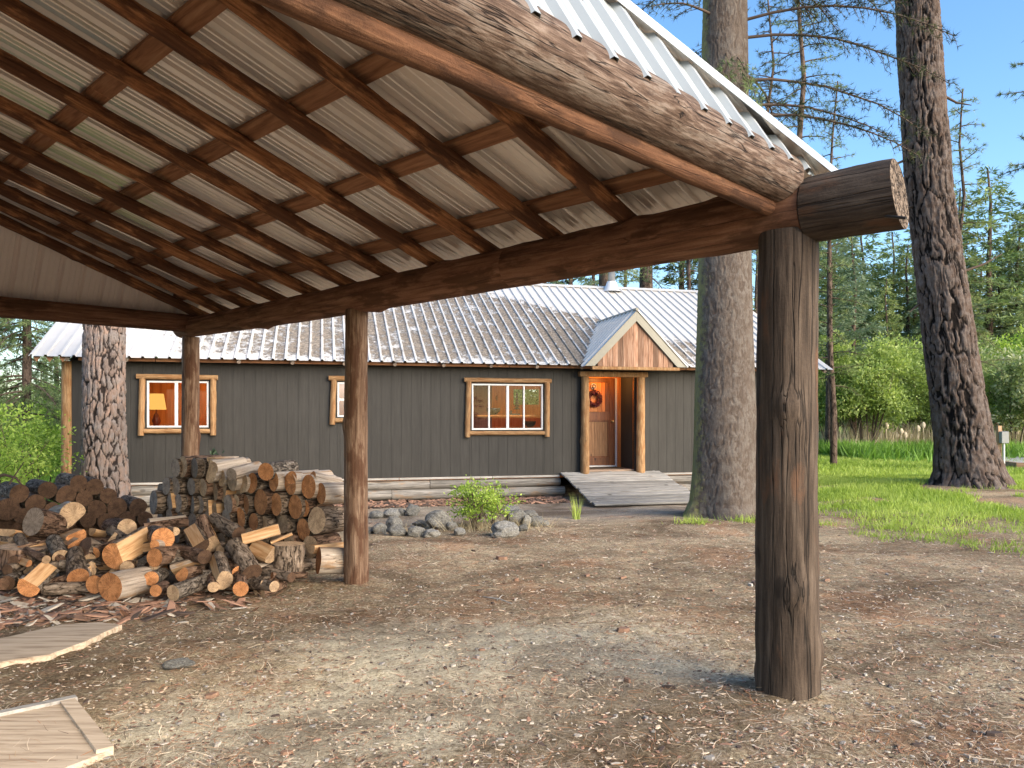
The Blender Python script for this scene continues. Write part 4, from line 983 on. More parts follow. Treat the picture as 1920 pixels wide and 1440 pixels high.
# ================================================================ BIG PINES
def trunk_mesh(name, prof, seg, step, cell, depth, seed, bow=(0, 0), mossy=False, flute=0.0, aspect=0.36, style='plate'):
    """prof = [(z, centre x, radius)]; plates of bark pushed out of the trunk, fissures between them"""
    zs = np.arange(prof[0][0], prof[-1][0], step); th = np.linspace(0, 2 * np.pi, seg, endpoint=False)
    pz = [p[0] for p in prof]; T, Z = np.meshgrid(th, zs)
    cx = np.interp(zs, pz, [p[1] for p in prof])[:, None]; R = np.interp(zs, pz, [p[2] for p in prof])[:, None] + 0 * T
    rm = prof[len(prof) // 2][2]; nc = int(round(2 * np.pi * rm / cell)); U = np.mod(T - np.pi / 2, 2 * np.pi) / (2 * np.pi) * nc; Vv = Z / cell * aspect
    wx = U + 1.5 * (fbm(U * 0.7, Vv * 1.7, seed, 5, px=0) - 0.47); wy = Vv + 1.7 * (fbm(U * 0.9 + 9, Vv * 1.9, seed + 3, 5) - 0.47)
    # keep it seamless: blend the warp out at the seam at the back
    e, cid = worley(wx, wy, seed, px=nc)
    e2, _ = worley(U * 2.6, Vv * 2.2, seed + 20, px=int(nc * 2.6))
    hf = fbm(U * 3.1, Vv * 5.3, seed + 41, 4)
    if style == 'plate':
        crack = smooth(e + 0.35 * (hf - 0.47), 0.02, 0.30) * (0.6 + 0.4 * smooth(e2, 0.0, 0.3))
    else:
        f1 = np.abs(2 * fbm(wx, wy, seed + 51, 3) / 0.875 - 1); f2 = np.abs(2 * fbm(wx * 2.3, wy * 2.0, seed + 61, 3) / 0.875 - 1)
        crack = smooth(f1 + 0.25 * (hf - 0.47), 0.0, 0.22) * (0.55 + 0.45 * smooth(f2, 0.0, 0.25)); cid = fbm(wx * 0.6, wy * 0.6, seed + 71, 3)
    fl = flute * np.cos(5 * T + seed + 0.7 * np.sin(2 * T)) * np.exp(-(Z - prof[0][0]) / 0.7)
    R = R * (1 + fl + 0.035 * (fbm(T / (2 * np.pi) * 4, Z * 0.8, seed + 7, 3, px=4) - 0.45)) + depth * (crack - 0.6) + depth * 0.45 * (cid - 0.5) * crack + depth * 0.5 * (fbm(U * 4, Vv * 9, seed + 31, 3) - 0.45)
    X = cx + R * np.cos(T); Y = R * np.sin(T)
    n = len(zs); idx = np.arange(n * seg).reshape(n, seg); nxt = np.roll(idx, -1, 1)
    F = np.stack([idx[:-1].ravel(), nxt[:-1].ravel(), nxt[1:].ravel(), idx[1:].ravel()], 1)
    me = np_mesh(name, np.stack([X.ravel(), Y.ravel(), Z.ravel()], 1), F, True)
    vattr(me, 'crack', crack.ravel()); vattr(me, 'cell', cid.ravel())
    if mossy: vattr(me, 'moss', (np.clip(-np.cos(T), 0, 1) ** 5 * 1.0 + 0.15 * np.exp(-Z / 1.5)).ravel())
    return me
def leaf_quads(P, D, size, asp=0.35, rg=RNG, tri=False):
    """elongated leaf faces at P pointing along D, rolled at random"""
    n = len(P); size = np.broadcast_to(size, (n,)).reshape(n, 1)
    D = D / (np.linalg.norm(D, axis=1, keepdims=True) + 1e-9)
    r = rg.normal(size=(n, 3)); S = np.cross(D, r); S /= (np.linalg.norm(S, axis=1, keepdims=True) + 1e-9)
    a = P; b = P + D * size * 0.5 + S * size * asp * 0.5; c = P + D * size; d = P + D * size * 0.5 - S * size * asp * 0.5
    if tri: V = np.stack([a + S * size * asp * 0.4, c, a - S * size * asp * 0.4], 1).reshape(-1, 3); k = 3
    else: V = np.stack([a, b, c, d], 1).reshape(-1, 3); k = 4
    return V, np.arange(n * k).reshape(n, k)
def leaf_mesh(name, V, F, tint=None):
    me = np_mesh(name, V, F, False)
    if tint is not None: vattr(me, 'tint', np.repeat(tint, F.shape[1]))
    return me
def needle_branches(specs, tuft=0.10, per=16, rg=None, tufts_per_m=16):
    """specs: list of polylines (points Nx3, side spread); returns wood MB and needle arrays"""
    rg = rg or np.random.default_rng(1); mb = MB(); PP = []; DD = []; TT = []
    for pts, spread, r0 in specs:
        pts = np.array(pts, float); seg = np.linalg.norm(np.diff(pts, axis=0), axis=1); L = seg.sum(); cum = np.concatenate([[0], np.cumsum(seg)])
        mb.tube(pts, list(np.linspace(r0, r0 * 0.25, len(pts))), 5, cap=False)
        nt = max(3, int(L * tufts_per_m * 0.5))
        for t in np.linspace(0.22, 1.0, nt):
            s = t * L; p = np.array([np.interp(s, cum, pts[:, k]) for k in range(3)]); i = min(len(seg) - 1, int(np.searchsorted(cum, s, 'right') - 1)); d = (pts[i + 1] - pts[i]) / seg[i]
            side = np.cross(d, [0, 0, 1.0]); side /= np.linalg.norm(side) + 1e-9
            for sg in (-1, 1):
                ln = spread * (1 - 0.65 * t) * rg.uniform(0.4, 1.1); dd = side * sg * rg.uniform(0.6, 1.0) + d * rg.uniform(0.3, 0.9) + np.array([0, 0, rg.uniform(-0.35, 0.15)]); dd /= np.linalg.norm(dd)
                tip = p + dd * ln + np.array([0, 0, -0.12 * ln])
                if ln > 0.08: mb.tube([p, (p + tip) / 2 + np.array([0, 0, 0.02]), tip], [r0 * 0.28, r0 * 0.2, r0 * 0.1], 3, cap=False)
                m = max(1, int(ln * tufts_per_m * 0.8))
                for q in np.linspace(0.3, 1.0, m): PP.append(p + (tip - p) * q + rg.normal(size=3) * 0.02); DD.append(dd)
        PP.append(pts[-1]); DD.append((pts[-1] - pts[-2]))
    P = np.repeat(np.array(PP), per, 0); D = np.repeat(np.array(DD), per, 0); D = D / np.linalg.norm(D, axis=1, keepdims=True)
    D = D * 0.55 + rg.normal(size=D.shape) * 0.55 + np.array([0, 0, 0.12]); T = np.repeat(rg.random(len(PP)), per)
    V, F = leaf_quads(P, D, tuft * rg.uniform(0.6, 1.2, len(P)), 0.10, rg, tri=True)
    return mb, V, F, T
M['needle_dark'] = mat_leaf('dark fir needles', (0.014, 0.026, 0.010), (0.038, 0.062, 0.022), (0.10, 0.125, 0.045), 0.25, 0.8)
M['needle_mid'] = mat_leaf('mid green needles', (0.06, 0.11, 0.045), (0.15, 0.225, 0.09), (0.28, 0.36, 0.15), 0.3, 0.6)
M['needle_pale'] = mat_leaf('pale green needles', (0.10, 0.15, 0.055), (0.21, 0.28, 0.10), (0.38, 0.43, 0.18), 0.35, 0.6)  # paler green foliage colour shared by several of the conifers
M['needle_blue'] = mat_leaf('blue green needles', (0.07, 0.12, 0.07), (0.15, 0.215, 0.135), (0.26, 0.33, 0.20), 0.3, 0.7)
M['leaf_bright'] = mat_leaf('bright spring leaves', (0.12, 0.21, 0.03), (0.28, 0.43, 0.06), (0.50, 0.62, 0.14), 0.5, 1.2)
M['leaf_green'] = mat_leaf('green willow leaves', (0.13, 0.20, 0.05), (0.28, 0.39, 0.10), (0.48, 0.58, 0.21), 0.45, 0.9)
M['leaf_blossom'] = mat_leaf('pale blossom leaves', (0.12, 0.20, 0.06), (0.27, 0.35, 0.14), (0.62, 0.62, 0.48), 0.4, 3.0)
M['leaf_deep'] = mat_leaf('deep green undergrowth', (0.07, 0.16, 0.02), (0.15, 0.30, 0.04), (0.27, 0.45, 0.08), 0.4, 1.5)
M['grass'] = mat_leaf('lawn blades', (0.13, 0.21, 0.03), (0.27, 0.39, 0.055), (0.46, 0.56, 0.14), 0.4, 0.7)
M['drygrass'] = mat_leaf('dry reeds', (0.25, 0.20, 0.12), (0.42, 0.36, 0.24), (0.62, 0.56, 0.42), 0.3, 1.0)

def big_pine(name, loc, prof, mat, label, **kw):
    t = empty(name, (loc[0], loc[1], gh(loc[0], loc[1]) - 0.12)); tag(t, label, 'tree')
    me = trunk_mesh('trunk', prof, **kw); link('trunk', me, t, [mat]); return t
# left ponderosa before the cabin's left end
pA = at(195, 782, 12.8)
tA = big_pine('ponderosa_pine', (pA.x, 12.8), [(0, 0.02, 0.48), (0.25, 0.015, 0.42), (0.8, 0.0, 0.345), (2.0, 0, 0.315), (5, 0.02, 0.295), (12, 0.1, 0.20), (15, .1, .12)], M['pine_a'], 'pine trunk with plated pinkish grey bark at the left end of the cabin', seg=200, step=0.028, cell=0.105, depth=0.036, seed=3, flute=0.05, aspect=0.30)
pB = at(1359, 782, 12.7)
tB = big_pine('fir_tree', (pB.x, 12.7), [(0, 0.03, 0.80), (0.12, 0.03, 0.70), (0.35, 0.02, 0.60), (0.8, 0.01, 0.545), (1.6, 0.0, 0.50), (3.2, 0.0, 0.445), (6, 0.0, 0.385), (9, 0, .35), (15, 0, 0.22), (19, 0, .1)], M['pine_b'], 'broad moss-edged fir trunk beside the wooden ramp', seg=260, step=0.028, cell=0.10, depth=0.012, seed=8, mossy=True, flute=0.10, aspect=0.42, style='furrow')
pC = at(1812, 782, 16.0)
tC = big_pine('leaning_pine', (pC.x, 16.0), [(0, 0.10, 0.90), (0.12, 0.08, 0.78), (0.35, 0.05, 0.66), (0.9, -0.03, 0.56), (2.0, -0.20, 0.505), (4.0, -0.48, 0.465), (6.5, -0.80, 0.43), (9.3, -0.98, 0.41), (14, -1.25, 0.33), (22, -1.7, 0.12)], M['pine_c'], 'massive dark-barked pine leaning left over the lawn', seg=260, step=0.04, cell=0.15, depth=0.050, seed=15, flute=0.09, aspect=0.24, style='furrow')
# their limbs
def limbs(tree, specs, mat, tuft, per, seed, name='crown', tpm=16):
    mb, V, F, T = needle_branches(specs, tuft, per, np.random.default_rng(seed), tpm)
    b = mb.build('limbs', M['twig'], tree); b['kind'] = 'stuff'; c = link(name, leaf_mesh(name, V, F, T), tree, [mat]); return c
def arc(p0, d, L, droop, n=6, wob=0.06, rg=random):
    p = Vector(p0); d = Vector(d).normalized(); out = [tuple(p)]
    for i in range(n):
        d = (d + Vector((rg.uniform(-wob, wob), rg.uniform(-wob, wob), -droop / n + rg.uniform(-wob, wob) * 0.6))).normalized(); p = p + d * (L / n); out.append(tuple(p))
    return out
rb = random.Random(21)
sp = []
for k in range(26):                                        # fir: limbs high on the trunk, hanging right
    z = rb.uniform(6.6, 12.5); a = rb.uniform(-1.2, 1.6); 
    sp.append((arc((0.30 * math.cos(a), 0.30 * math.sin(a), z), (math.cos(a), math.sin(a), 0.15), rb.uniform(1.8, 3.6), rb.uniform(0.4, 1.0), 7, 0.12, rb), 0.55, 0.028))
for k in range(14):
    z = rb.uniform(8.0, 14); a = rb.uniform(1.8, 4.8); sp.append((arc((0.30 * math.cos(a), 0.30 * math.sin(a), z), (math.cos(a), math.sin(a), 0.15), rb.uniform(1.2, 2.6), rb.uniform(0.4, 0.9), 6, 0.12, rb), 0.5, 0.025))
limbs(tB, sp, M['needle_dark'], 0.10, 12, 4)
sp = []
for k in range(5):
    z = rb.uniform(6.5, 7.6); a = rb.uniform(4.2, 5.4); sp.append((arc((0.36 * math.cos(a), 0.36 * math.sin(a), z), (math.cos(a) * .6, math.sin(a) * .6, -0.5), rb.uniform(0.5, 0.9), 0.9, 5, 0.15, rb), 0.28, 0.012))
limbs(tB, sp, M['needle_mid'], 0.12, 16, 5, 'moss_tufts')
mb = MB()
for (z, a, L) in ((5.9, 3.2, 0.6), (6.9, 3.1, 0.55), (7.3, 3.3, 0.35), (4.5, -0.1, 0.9), (3.9, 3.0, 0.3), (8.2, 0.1, 0.5)):
    c = -0.16 * z + 0.12 if z < 5 else -0.70 - (z - 5.9) * 0.06
    mb.tube([(c + 0.42 * math.cos(a), 0.42 * math.sin(a), z), (c + (0.38 + L * .6) * math.cos(a), (0.38 + L * .6) * math.sin(a), z + (0.18 if L == .9 else -0.12)), (c + (0.42 + L) * math.cos(a), -0.05, z + (0.4 if L == .9 else -0.22))], [0.03, 0.022, 0.008], 6)
tag(mb.build('dead_stubs', M['twig'], tC), kind='stuff')
sp = []
for k in range(30):
    z = rb.uniform(10.5, 21); a = rb.uniform(0, 6.28); c = -1.0 - (z - 9.3) * 0.055; sp.append((arc((c + 0.2 * math.cos(a), 0.2 * math.sin(a), z), (math.cos(a), math.sin(a), 0.2), rb.uniform(2.0, 4.0), 0.5, 6, 0.12, rb), 0.8, 0.04))
limbs(tC, sp, M['needle_dark'], 0.20, 10, 9, tpm=8)
sp = []
for k in range(20):
    z = rb.uniform(7.5, 15); a = rb.uniform(0, 6.28); sp.append((arc((0.2 * math.cos(a), 0.2 * math.sin(a), z), (math.cos(a), math.sin(a), 0.1), rb.uniform(1.6, 3.2), 0.5, 6, 0.12, rb), 0.8, 0.04))
limbs(tA, sp, M['needle_mid'], 0.20, 10, 19, tpm=8)

# ================================================================ OTHER TREES
def conifer_meshes(h, rb_, seed, crown=0.28, start=0.12, nb=70, dens=1.0, leaf=0.20, droop=0.35, sparse=0.0, up=0.15):
    rg = np.random.default_rng(seed); rr = random.Random(seed)
    mb = MB(); nz = 9; wob = [(rr.uniform(-.012, .012) * h, rr.uniform(-.012, .012) * h) for _ in range(nz)]
    pts = [(wob[i][0] * (i / nz), wob[i][1] * (i / nz), h * i / (nz - 1)) for i in range(nz)]
    mb.tube(pts, [rb_ * (1.15 - i / (nz - 1)) + 0.01 for i in range(nz)], 8)
    PP = []; DD = []; SS = []; TT = []
    for i in range(nb):
        t = start + (1 - start) * ((i + rr.random()) / nb) ** 0.9; z = h * t
        if rr.random() < sparse: continue
        L = h * crown * (1 - t) ** 0.75 * rr.uniform(0.65, 1.15) + 0.15; a = i * 2.399 + rr.uniform(-.5, .5)
        d = np.array([math.cos(a), math.sin(a), up]); n = max(3, int(L / 0.35)); p = np.array([np.interp(z, [q[2] for q in pts], [q[k] for q in pts]) for k in (0, 1)] + [z]); bp = [p.copy()]
        for k in range(n): d = d + np.array([rr.uniform(-.1, .1), rr.uniform(-.1, .1), -droop / n]); d /= np.linalg.norm(d); p = p + d * L / n; bp.append(p.copy())
        mb.tube(bp, list(np.linspace(rb_ * 0.22 * (1 - t) + 0.008, 0.004, len(bp))), 3, cap=False)
        m = int(dens * L * 62); bp = np.array(bp); s = rg.uniform(0.12, 1.0, m) ** 0.8 * n; ii = np.minimum(s.astype(int), n - 1); f = (s - ii)[:, None]
        q = bp[ii] * (1 - f) + bp[ii + 1] * f; sd = np.cross(d, [0, 0, 1.0]); sd /= np.linalg.norm(sd)
        w = (L * 0.30 * (1.05 - s / n))[:, None]; lat = rg.uniform(-1, 1, (m, 1)); q = q + sd * w * lat + rg.normal(size=(m, 3)) * np.array([0.04, 0.04, 0.06]) - np.array([0, 0, 0.12]) * np.abs(lat) * w
        dd = d * 0.7 + sd * lat * 0.8 + rg.normal(size=(m, 3)) * 0.35; PP.append(q); DD.append(dd); SS.append(np.full(m, leaf) * rg.uniform(0.6, 1.3, m)); TT.append(np.full(m, rr.random()) * 0.6 + rg.random(m) * 0.4)
    V, F = leaf_quads(np.concatenate(PP), np.concatenate(DD), np.concatenate(SS) * 1.1, 0.22, rg)
    tm = mb.mesh('trunk'); tm.materials.append(M['trunk'])
    return tm, leaf_mesh('crown', V, F, np.concatenate(TT))
def bush_meshes(w, h, seed, n=9000, leaf=0.10, stems=7, clumps=26, bottom=0.12, dense_core=False):
    rg = np.random.default_rng(seed); rr = random.Random(seed); mb = MB(); C = []
    for i in range(stems):
        a = rr.uniform(0, 6.28); L = h * rr.uniform(0.7, 1.0); tip = Vector((math.cos(a) * w * 0.42 * rr.uniform(.3, 1), math.sin(a) * w * 0.42 * rr.uniform(.3, 1), L))
        p0 = Vector((math.cos(a) * 0.15, math.sin(a) * 0.15, 0)); mid = p0 * 0.5 + tip * 0.5 + Vector((rr.uniform(-.2, .2), rr.uniform(-.2, .2), 0.1 * L))
        pts = [p0.lerp(mid, .0), p0.lerp(mid, .5), mid, mid.lerp(tip, .6), tip]; mb.tube(pts, [0.02 * h ** .5, 0.016 * h ** .5, 0.012 * h ** .5, 0.008, 0.004], 4, cap=False)
        for k in range(4):
            b = pts[rr.randint(1, 3)]; e = b + Vector((rr.uniform(-1, 1) * w * .3, rr.uniform(-1, 1) * w * .3, rr.uniform(.1, .35) * h)); mb.tube([b, (b + e) / 2 + Vector((0, 0, .05)), e], [0.008, 0.006, 0.003], 3, cap=False); C.append(e)
        C.append(tip); C.append(mid)
    while len(C) < clumps + stems: 
        a = rr.uniform(0, 6.28); q = math.sqrt(rr.random()) * w * .45; C.append(Vector((math.cos(a) * q, math.sin(a) * q, h * rr.uniform(bottom, 0.95) * (1 - 0.5 * (q / (w * .5)) ** 2))))
    C = np.array([tuple(c) for c in C]); k = rg.integers(0, len(C), n); sz = (0.09 + 0.09 * rg.random(len(C)))[k][:, None] * (w + h) * 0.62
    g = rg.normal(size=(n, 3)); g /= np.linalg.norm(g, axis=1, keepdims=True); P = C[k] + g * sz * rg.random((n, 1)) ** 0.5 * np.array([1, 1, 0.7]); P[:, 2] = np.maximum(P[:, 2], rg.uniform(0.02, bottom * h + 0.03, n))
    D = g * 0.6 + rg.normal(size=(n, 3)) * 0.6; V, F = leaf_quads(P, D, leaf * rg.uniform(0.6, 1.3, n), 0.55, rg)
    tm = mb.mesh('stems'); tm.materials.append(M['twig']); tint = (rg.random(len(C)) * 0.6)[k] + rg.random(n) * 0.4
    return tm, leaf_mesh('foliage', V, F, tint)
PLANTED = []
def plant(kind, meshes, mat, u, y, s=1.0, rz=0.0, sx=1.0, label=None, cat='tree', group=None, x=None, dz=0.0, names=('trunk', 'crown')):
    x = (u - UC) / FPX * y if x is None else x
    t = empty(kind, (x, y, gh(x, y) - 0.05 + dz), rz); t.scale = (s * sx, s * sx, s)
    link(names[0], meshes[0], t); o = link(names[1], meshes[1], t)
    o.material_slots[0].link = 'OBJECT' if o.material_slots else 'DATA' 
    tag(t, label, cat, group); PLANTED.append((u, t)); return t
def with_mat(ms, mat):
    c = ms[1].copy(); c.materials.clear(); c.materials.append(mat); return (ms[0], c)
K1 = conifer_meshes(12, 0.17, 1, 0.24, 0.10, 95, 0.95, 0.24, 0.5)
K2 = conifer_meshes(12, 0.16, 2, 0.30, 0.06, 90, 1.0, 0.26, 0.3)
K3 = conifer_meshes(14, 0.15, 3, 0.17, 0.22, 60, 0.9, 0.20, 0.6, 0.25)
K4 = conifer_meshes(15, 0.22, 4, 0.22, 0.35, 60, 1.1, 0.26, 0.1, 0.15, 0.35)
K5 = conifer_meshes(6, 0.10, 5, 0.32, 0.03, 70, 1.2, 0.18, 0.3)
S1 = conifer_meshes(13, 0.10, 6, 0.13, 0.30, 62, 0.8, 0.17, 0.3, 0.1, 0.3)
def kk(K, m): return with_mat(K, M[m])
KD = {('K1', 'd'): kk(K1, 'needle_mid'), ('K2', 'p'): kk(K2, 'needle_pale'), ('K2', 'm'): kk(K2, 'needle_mid'), ('K3', 'd'): kk(K3, 'needle_mid'), ('K3', 'p'): kk(K3, 'needle_pale'), ('K4', 'd'): kk(K4, 'needle_dark'), ('K4', 'b'): kk(K4, 'needle_blue'), ('K5', 'b'): kk(K5, 'needle_blue'), ('K5', 'p'): kk(K5, 'needle_pale'), ('S1', 'p'): kk(S1, 'needle_pale'), ('K1', 'b'): kk(K1, 'needle_blue')}
# named individuals
def needle_tree(u, y, h, r, nb, L0, seed, mat, lab, tuft=0.15, per=12, z0=0.2, crook=0.15, tpm=11, spread=0.5):
    rr = random.Random(seed); t = empty('slender_conifer', ((u - UC) / FPX * y, y, gh((u - UC) / FPX * y, y) - 0.05)); tag(t, lab, 'tree')
    pts = [(rr.uniform(-crook, crook) * (k > 0), rr.uniform(-crook, crook) * (k > 0), h * k / 7) for k in range(8)]; mb = MB(); mb.tube(pts, [r * (1.1 - k / 7) + 0.012 for k in range(8)], 10); mb.build('trunk', M['trunk'], t)
    sp = []
    for i in range(nb):
        q = z0 + (1 - z0) * (i + rr.random()) / nb; z = h * q; a = i * 2.4 + rr.uniform(-.5, .5); c = [float(np.interp(z, [p[2] for p in pts], [p[k] for p in pts])) for k in (0, 1)]
        sp.append((arc((c[0], c[1], z), (math.cos(a), math.sin(a), rr.uniform(-0.1, 0.5)), L0 * (1.1 - q) ** 0.7 * rr.uniform(0.5, 1.2), rr.uniform(0.0, 0.7), 5, 0.16, rr), spread, 0.022))
    limbs(t, sp, M[mat], tuft, per, seed, tpm=tpm)
needle_tree(1563, 24, 12.0, 0.09, 46, 1.35, 301, 'needle_pale', 'thin spindly conifer against the sky above the beam end')
needle_tree(1482, 21, 15.0, 0.13, 50, 2.2, 302, 'needle_mid', 'sparse crooked conifer between the fir trunk and the beam end', crook=0.3, z0=0.38)
needle_tree(1800, 26, 12.6, 0.10, 60, 1.9, 303, 'needle_pale', 'ragged conifer rising behind the leaning pine', z0=0.25)
needle_tree(1440, 23, 14.0, 0.10, 44, 1.8, 304, 'needle_dark', 'thin dark conifer close to the right of the mossy fir trunk', z0=0.45)
needle_tree(1290, 25, 12.0, 0.09, 40, 1.6, 305, 'needle_pale', 'pale conifer over the cabin roof just left of the mossy fir trunk', z0=0.4)
plant('bushy_conifer', KD[('K1', 'b')], None, 1600, 33, 0.80, 0.3, 0.95, 'blue green conifer just right of the corner post', names=('trunk', 'crown'))
plant('bushy_conifer', KD[('K4', 'b')], None, 1555, 30, 0.68, 1.3, 1.0, 'open-limbed conifer close behind the right end of the cabin')
plant('bushy_conifer', KD[('K2', 'p')], None, 1662, 50, 0.88, 0.9, 0.8, 'pale green pointed conifer left of the leaning pine')
plant('bushy_conifer', KD[('K5', 'b')], None, 1868, 44, 0.95, 0.2, 0.8, 'small blue green conifer right of the leaning pine')
plant('bushy_conifer', KD[('K1', 'd')], None, 1873, 52, 1.02, 1.2, 0.9, 'tall dark conifer right of the leaning pine')
plant('bushy_conifer', KD[('K2', 'p')], None, 1925, 46, 0.72, 2.2, 0.9, 'golden green conifer at the right edge behind the blossoming shrub')
# off to the right: a pine whose boughs reach into the picture
tR = empty('ponderosa_pine', (16.6, 20.0, gh(16.6, 20.0))); tag(tR, 'pine at the far right whose needled boughs reach in before the sky', 'tree')
mb = MB(); mb.tube([(0, 0, 0), (0, 0, 6), (0.1, 0, 14), (0.1, 0, 19)], [0.42, 0.36, 0.22, 0.06], 14); mb.build('trunk', M['trunk'], tR)
sp = []; rb = random.Random(5)
for (z, L, a) in ((5.5, 2.5, 2.9), (6.2, 2.9, 3.3), (6.9, 3.3, 3.0), (7.3, 3.0, 3.5), (8.2, 3.6, 3.05), (8.9, 3.3, 2.7), (9.5, 3.4, 3.3), (10.3, 3.4, 3.0), (11.0, 3.1, 3.2), (4.9, 1.8, 3.2), (7.8, 3.0, 3.9), (9.9, 3.0, 2.4)):
    sp.append((arc((0, 0, z), (math.cos(a), math.sin(a), 0.0), L, 0.1, 7, 0.13, rb), 0.75, 0.04))
for k in range(26): a = rb.uniform(0, 6.28); sp.append((arc((0, 0, rb.uniform(6, 18)), (math.cos(a), math.sin(a), 0.1), 3.0, 0.2, 5, 0.13, rb), 0.75, 0.04))
limbs(tR, sp, M['needle_mid'], 0.15, 22, 6, tpm=9)
# trunks seen over the cabin roof
for (u, y, s, lb) in ((1210, 29, 1.15, 'dark straight trunk rising behind the cabin ridge right of the flue'), (1132, 32, 1.05, 'needled pine behind the cabin ridge left of the flue')):
    t = empty('ponderosa_pine', ((u - UC) / FPX * y, y, gh(0, y))); tag(t, lb, 'tree'); mb = MB(); mb.tube([(0, 0, 0), (0.02, 0, 6), (0.1, 0, 15)], [0.30, 0.26, 0.12], 14); mb.build('trunk', M['trunk'], t)
    sp = []
    for k in range(24): a = rb.uniform(0, 6.28); sp.append((arc((0, 0, rb.uniform(5.2, 14)), (math.cos(a), math.sin(a), 0.0), rb.uniform(1.5, 3.2), 0.6, 6, 0.14, rb), 0.7, 0.035))
    limbs(t, sp, M['needle_mid'], 0.16, 14, 60 + u, tpm=9)
# ranks of conifers behind everything
ORD = ['leftmost', 'second', 'third', 'fourth', 'fifth', 'sixth', 'seventh', 'eighth', 'ninth', 'tenth', 'eleventh', 'twelfth', 'thirteenth', 'fourteenth', 'fifteenth', 'sixteenth', 'seventeenth', 'eighteenth', 'nineteenth', 'twentieth']
rb = random.Random(77)
keys = list(KD.keys())
back = []
for k in range(9): back.append((1010 + k * 52 + rb.uniform(-14, 14), rb.uniform(44, 52), rb.uniform(0.9, 1.2), 'c'))
for k in range(20): back.append((1500 + k * 24 + rb.uniform(-10, 10), rb.uniform(50, 60), rb.uniform(1.1, 1.4) + (0.15 if k % 5 == 0 else 0), 'r'))
for k in range(8): back.append((-60 + k * 34 + rb.uniform(-8, 8), rb.uniform(60, 72), rb.uniform(0.45, 0.62), 'l'))
cnt = {}
for (u, y, s, z) in sorted(back):
    i = cnt.get(z, 0); cnt[z] = i + 1
    kd = rb.choice([('K1', 'd'), ('K2', 'm'), ('K2', 'p'), ('K1', 'b'), ('K2', 'm')] if z != 'c' else [('K4', 'b'), ('K4', 'd'), ('K3', 'p')])
    w = {'c': 'conifer in the distant row over the cabin ridge, %s from the left there', 'r': 'conifer in the distant forest row beyond the lawn, %s from the left there', 'l': 'conifer in the distant row left of the cabin, %s from the left there'}[z]
    lab = w % (ORD[i] if i else 'first'); g = {'c': 'conifers behind the cabin ridge', 'r': 'conifers beyond the right lawn', 'l': 'conifers far off to the left'}[z]
    plant('distant_conifer', KD[kd], None, u, y, s, rb.uniform(0, 6), rb.uniform(0.9, 1.2), lab, group=g)
# behind the eye and to the sides: a ring of trees the place goes on with
for k in range(26):
    a = math.radians(rb.uniform(100, 440)); 
    d = rb.uniform(34, 60); x_, y_ = d * math.sin(a), d * math.cos(a)
    if y_ > 0 and abs(x_ / y_) < 0.75: continue
    plant('distant_conifer', KD[rb.choice(keys)], None, 0, y_, rb.uniform(0.7, 1.0), rb.uniform(0, 6), 1.2, 'conifer of the forest ring outside the picture', group='forest ring outside the picture', x=x_)
# shrubs beyond the lawn
B1 = bush_meshes(4.2, 4.6, 11, 15000, 0.13); B2 = bush_meshes(4.4, 3.4, 12, 13000, 0.13); B3 = bush_meshes(2.2, 1.7, 13, 5000, 0.10)
BG = with_mat(B1, M['leaf_green']); BG2 = with_mat(B2, M['leaf_green']); BB = with_mat(B1, M['leaf_bright']); BL = with_mat(B2, M['leaf_blossom']); B3g = with_mat(B3, M['leaf_deep']); B3b = with_mat(B3, M['leaf_bright'])
ns = ('stems', 'foliage')
for (m, u, y, s, r, lb) in ((BG, 1625, 31, 1.05, 0, 'multi-stemmed green shrub left of the leaning pine'), (BG2, 1560, 33, 1.1, 1, 'rounded green shrub by the cabin corner and post'), (BG, 1690, 35, 1.0, 2, 'green shrub touching the left side of the leaning pine'),
        (BG2, 1735, 33, 1.0, 3, 'low green shrub half behind the leaning pine'), (BL, 1905, 31, 1.15, 1.4, 'shrub with whitish blossom at the right edge'), (BB, 1890, 37, 1.2, 2.2, 'tall yellow green shrub behind the blossoming one'), (BG, 1860, 40, 1.0, .6, 'grey green shrub right behind the leaning pine trunk'), (BG2, 1960, 34, 1.3, .3, 'green shrub cut by the right edge of the picture'),
        (BG2, 1590, 38, 1.2, 4, 'far green shrub deep behind the post'), (BB, 1655, 40, 1.1, 5, 'yellow green shrub seen through the multi-stemmed one')):
    plant('shrub', m, None, u, y, s, r, 1.0, lb, 'shrub', names=ns, group='shrubs beyond the lawn')
plant('shrub', BG, None, 1000, 29.5, 0.9, 1.0, 1.3, 'green shrub behind the cabin seen through the wide window', 'shrub', names=ns)
# left: open field, fir with low boughs, bright leafy shrubs
tL = empty('fir_tree', (at(48, 0, 24).x, 24.0, gh(-15, 24))); tag(tL, 'dark green fir with drooping boughs at the left edge beyond the cabin', 'tree')
mb = MB(); mb.tube([(0, 0, 0), (0.05, 0, 4), (0, 0, 9), (0, 0, 12)], [0.15, 0.13, 0.07, 0.03], 12); mb.build('trunk', M['trunk'], tL)
sp = []
for k in range(85):
    a = rb.uniform(0, 6.28); z = rb.uniform(1.9, 8.5); sp.append((arc((0, 0, z), (math.cos(a), math.sin(a), 0.05), rb.uniform(1.6, 3.0) * (1 - z / 18), 0.9, 6, 0.12, rb), 0.8, 0.035))
limbs(tL, sp, M['needle_mid'], 0.17, 16, 8, tpm=11)
plant('bushy_conifer', KD[('K4', 'b')], None, 105, 34, 0.55, 0.3, 1.0, 'pale grey green conifer between the left fir and the cabin corner')
L1 = bush_meshes(2.6, 2.2, 31, 4200, 0.075, 8, 30); L2 = bush_meshes(3.5, 2.0, 32, 9000, 0.10)
